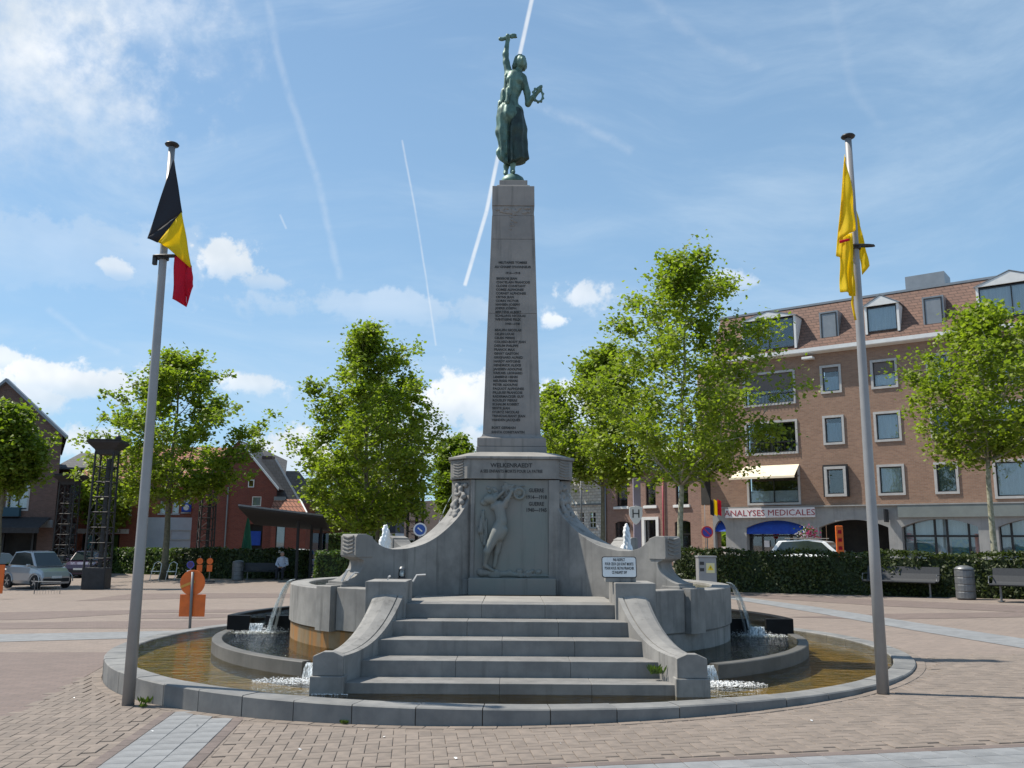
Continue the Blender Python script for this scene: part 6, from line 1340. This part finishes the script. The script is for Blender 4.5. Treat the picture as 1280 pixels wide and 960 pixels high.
mb = MB(); mb.loft([[(-14.63 + r * (1 + .16 * (j % 2)) * math.cos(6.283 * j / 16), 50 + r * (1 + .16 * (j % 2)) * math.sin(6.283 * j / 16), z) for j in range(16)] for r, z in ((.27, .75), (.24, 1.2), (.15, 2.1), (.05, 2.85), (.02, 2.9))]); mb.build('parasol_cloth', M['green_cloth'], ps)
MB().tube([(-14.63, 50, -.3), (-14.63, 50, 3.0)], .03, 6).build('parasol_pole', M['white'], ps)
ub = empty('utility_cabinet', (5.75, 26.2, .1), 'grey metal utility cabinet with yellow warning triangle in front of the right hedge', 'cabinet')
Y = 26.0; p0, p1, p2 = at(873, 697, Y), at(893, 697, Y), at(873, 730, Y)
MB().bx(p0.x, p1.x + .05, Y, Y + .42, .05, p0.z).build('cabinet_body', M['pole'], ub, bevel=.012); MB().bx(p0.x - .02, p1.x + .07, Y - .02, Y + .44, p0.z + .002, p0.z + .05).build('cabinet_lid', M['pole'], ub, bevel=.01)
q = at(888, 710, Y); MB().bx(q.x - .12, q.x + .12, Y - .010, Y - .002, q.z - .14, q.z + .14).build('warning_plate', mat('pale_yellow_plate', (.68, .62, .35), rough=.6), ub)
MB().prism([(-.085, -.06), (.085, -.06), (0, .085)], lambda x, z, sd: (q.x + x, Y - .016 + sd * .005, q.z + z)).build('warning_triangle', mat('warning_yellow', (.75, .55, .02), rough=.5), ub); MB().prism([(-.012, -.03), (.02, .01), (.0, .01), (.012, .05), (-.02, .0), (.0, .0)], lambda x, z, sd: (q.x + x, Y - .020 + sd * .004, q.z + z)).build('warning_bolt', M['black'], ub)
q = at(877, 707, Y); [MB().bx(q.x - .05, q.x + .07, Y - .008, Y - .002, q.z + dz_, q.z + dz_ + .09).build('sticker', M['letters'], ub) for dz_ in (-.16, .02)]
# totem with shield sign
Y = 33; tt = empty('totem_sign', (at(797, 700, Y).x, Y, .1), 'tall grey-violet totem carrying a white shield with the letter H', 'sign'); a, b = at(791.5, 598, Y), at(800, 690, Y)
M['violet'] = mat('grey_violet_panel', (.27, .24, .29), (.24, .21, .26), 2, .6)
MB().bx(a.x, at(800.5, 598, Y).x, Y, Y + .2, .1, a.z).build('totem_panel', M['violet'], tt, bevel=.01)
q0, q1, qm = at(786.5, 634, Y - .1), at(803, 634, Y - .1), at(794.7, 656, Y - .1); w_ = (q1.x - q0.x) / 2; h_ = q0.z - qm.z; cx_ = (q0.x + q1.x) / 2
shp = [(-w_, 0), (-w_ * .5, .03), (0, .05), (w_ * .5, .03), (w_, 0), (w_ * 1.0, -h_ * .42), (w_ * .8, -h_ * .66), (w_ * .42, -h_ * .88), (0, -h_), (-w_ * .42, -h_ * .88), (-w_ * .8, -h_ * .66), (-w_, -h_ * .42)]
MB().prism(shp, lambda x, z, sd: (cx_ + x, Y - .10 + sd * .06, q0.z + z)).build('shield_plate', M['white'], tt, bevel=.01)
text('H', 'shield_letter', M['letters'], tt, .44, face_M((cx_, Y - .105, q0.z - .38)), depth=.005)
# round no-parking sign
M['sign_blue'] = mat('sign_blue', (.05, .06, .38), rough=.5); M['sign_rim'] = mat('sign_red_rim', (.62, .03, .04), rough=.5)
def round_sign(px, py, Y, r, label, zb, back=False, col_=None, slash=True):
    c = at(px, py, Y); e = empty('traffic_sign', (c.x, Y, zb), label, 'traffic sign'); MB().tube([(c.x, Y + .05, zb), (c.x, Y + .05, c.z + r)], .03, 8).build('post', M['grey_metal'], e)
    mb = MB(); sign_disc(mb, (c.x, Y, c.z), r, .02, 24); mb.build('sign_rim', M['sign_rim'] if not back else M['sign_blue'], e)
    mb = MB(); sign_disc(mb, (c.x, Y - .006, c.z), r * .78, .01, 24); mb.build('sign_disc', col_ or M['sign_blue'], e)
    if slash: MB().box((c.x, Y - .010, c.z), (r * 1.6, .006, r * .18), M=Matrix.Rotation(R(45), 4, 'Y')).build('sign_bar', M['sign_rim'], e)
    return e
round_sign(884, 665, 47, .31, 'round no-parking sign with red rim at the corner of the brick house', .1)
M['mid_blue'] = mat('traffic_blue', (.03, .10, .38), rough=.5)
e = round_sign(525, 662, 40, .30, 'round blue traffic sign beyond the left wing, beside a lattice tower', -.1, False, M['mid_blue'], False); [q.data.materials.__setitem__(0, M['white']) for q in e.children if q.name.startswith('sign_rim')]; c = at(525, 662, 40); MB().box((c.x, 39.975, c.z), (.26, .006, .06), M=Matrix.Rotation(R(40), 4, 'Y')).build('arrow', M['white'], e)
M['dusk_violet'] = mat('dark_violet_paint', (.06, .03, .12), rough=.5)
round_sign(238, 706, 30, .12, 'small dark round sign just behind the orange road sign', -.2, True, M['dusk_violet'], False)
c_ = at(238, 716, 29.9); tag(MB().box((c_.x, 29.9, c_.z), (.24, .02, .16)).build('small_plate', M['white']), 'small white plate under the dark round sign behind the orange sign', 'plate')
for px, seed_, tx in ((249.5, 1, 'left'), (262, 2, 'right')):
    Y = 41; c = at(px, 706, Y); e = empty('works_sign', (c.x, Y, -.25), f'small orange works sign by the left hedge, the {tx} one of the pair', 'road sign', 'small orange signs by the left hedge')
    MB().bx(c.x - .12, c.x + .12, Y, Y + .03, c.z - .30, c.z + .0).build('lower_plate', M['orange'], e); mb = MB(); sign_disc(mb, (c.x, Y, c.z + .16), .14, .03, 18); mb.build('round_plate', M['orange'], e); MB().tube([(c.x, Y + .06, -.25), (c.x, Y + .06, c.z + .4)], .02, 6).build('post', M['grey_metal'], e); MB().box((c.x, Y + .05, -.23), (.45, .3, .05)).build('foot', M['black'], e)
# tall orange works box above the right hedge
Y = 34; a, b = at(1044.5, 657, Y), at(1055.5, 689, Y); ob_ = empty('works_barricade', ((a.x + b.x) / 2, Y, .15), 'tall orange striped works panel standing above the right hedge', 'works panel')
MB().bx(a.x, b.x, Y, Y + .1, b.z - .6, a.z).build('panel', M['orange'], ob_, bevel=.03); [MB().bx(a.x + .07, b.x - .07, Y - .012, Y - .002, a.z - .3 - k * .3, a.z - .17 - k * .3).build('panel_slot', M['red'], ob_) for k in range(4)]; MB().tube([((a.x + b.x) / 2, Y + .05, .15), ((a.x + b.x) / 2, Y + .05, b.z)], .04, 6).build('post', M['grey_metal'], ob_)
# cut-off orange board at the left edge
Y = 31; a, b = at(-9, 706, Y), at(2.2, 742, Y); e = empty('works_board', (a.x, Y, -.4), 'orange works board cut by the left edge of the picture', 'road sign'); MB().bx(a.x, b.x, Y, Y + .04, b.z, a.z).build('board', M['orange'], e); c = at(4, 753, Y - .3); MB().box((c.x - .1, Y - .1, c.z), (.5, .4, .16)).build('board_foot', M['black'], e, bevel=.03)
# crowd barrier
Y = 34.0; a, b = at(44, 728, Y), at(76, 728, Y); e = empty('crowd_barrier', (a.x, Y, -.4), 'low metal crowd barrier in front of the small silver car', 'barrier')
zt = at(60, 727, Y).z; zb = at(60, 751, Y).z; mb = MB(); mb.tube([(a.x, Y, zb + .1), (a.x, Y, zt), (b.x, Y, zt), (b.x, Y, zb + .1)], .02, 6); mb.build('barrier_frame', M['grey_metal'], e)
[MB().tube([(a.x + (b.x - a.x) * i / 9, Y, zb + .22), (a.x + (b.x - a.x) * i / 9, Y, zt)], .005, 4).build('barrier_bar', M['grey_metal'], e) for i in range(1, 9)]
for x in (a.x + .08, b.x - .08): mb = MB(); mb.tube([(x - .13, Y - .2, zb - .05), (x, Y, zb + .2), (x + .13, Y + .2, zb - .02)], .016, 5); mb.build('barrier_foot', M['grey_metal'], e)
# street lamp with flower basket at the right, belgian banner on the corner
Y = 40; c = at(1009, 668, Y); e = empty('flower_basket', (c.x, Y, .2), 'pink and white hanging flower basket under the medical sign', 'flower basket')
MB().tube([(c.x + .12, Y + .05, .2), (c.x + .12, Y + .05, c.z - .2)], .09, 8).build('post', M['concrete'], e)
g = np.random.default_rng(5); 
for nm, mcol, k in (('pink_flowers', mat('pink_petals', (.62, .05, .22), rough=.6), 130), ('white_flowers', mat('white_petals', (.75, .72, .74), rough=.6), 110), ('basket_leaves', M['leaf_hedge'], 160)):
    P = g.normal(0, 1, (k, 3)) * [.20, .16, .14] + [c.x + (.12 if nm[0] == 'p' else (-.14 if nm[0] == 'w' else 0)), Y - .1, c.z + .05 - (.08 if nm[0] == 'w' else 0)]; mb = MB()
    for q in P: s_ = .05; r1 = g.normal(0, 1, 3); r1 /= np.linalg.norm(r1); r2 = np.cross(r1, [.3, .5, .8]); mb.add([q - r1 * s_, q - r2 * s_, q + r1 * s_, q + r2 * s_], [(0, 1, 2, 3)])
    kind(mb.build(nm, mcol, e, fixn=False), 'stuff')
Y = 48.5; fl = MB(); x0_ = at(887.5, 631, Y).x; zt = at(888, 624, Y).z; zb = at(888, 643, Y).z
for i in range(3):
    fl.cur = i; xa = x0_ + i * .2; fl.loft([[(xa + .2 * j / 3, Y + .04 * math.sin((i * 3 + j) * 1.4), z - .03 * j) for j in range(4)] for z in (zt, (zt + zb) / 2, zb)], closed=False, caps=False)
tag(fl.build('banner', [M['flag_black'], M['yellow'], M['red']], fixn=False, solid=.01), 'small Belgian banner hanging on the corner left of the medical sign', 'banner')
Y = 58; c = at(185, 703, Y)
for k, dx in enumerate((-.05, .75)):
    e = empty('metal_chair', (-20.6 + dx * 1.0, 49.3, -.4), 'pale tubular terrace chair behind the left tree trunk, ' + ('first' if k == 0 else 'second') + ' from the trunk', 'chair', 'terrace chairs by the left tree'); x = -18.0 + dx; e.location = (x, 46.2, -.4)
    mb = MB(); mb.tube([(x - .22, 46.0, -.4), (x - .22, 46.2, .0), (x - .18, 46.4, .42), (x, 46.4, .52), (x + .18, 46.4, .42), (x + .22, 46.2, .0), (x + .22, 46.0, -.4)], .02, 6); mb.build('chair_frame', M['white'], e, smooth=True); MB().bx(x - .2, x + .2, 46.0, 46.35, .02, .05).build('seat', M['white'], e)
# lamp mast near the stone house
c = at(726.5, 620, 50); e = empty('lamp_mast', (c.x, 50, .1), 'thin tall grey mast in front of the whitewashed stone house', 'mast'); MB().tube([(c.x, 50, 0), (c.x, 50, at(726, 575, 50).z)], [.055, .04], 8).build('mast', M['grey_metal'], e, smooth=True); MB().lathe([(.001, 0), (.06, 0), (.001, .08)], (c.x, 50, at(726, 575, 50).z), 8).build('mast_cap', M['black'], e)
# market umbrellas/roofs glimpsed: white car roof line behind the left hedge
car((-11.2, 49.5, -.3), R(5), 'white car behind the hedge of the seated man, only its roof in view', M['whitecar'], 3.9, 1.7, 1.42, 2.45, .92, hatch, hroof)
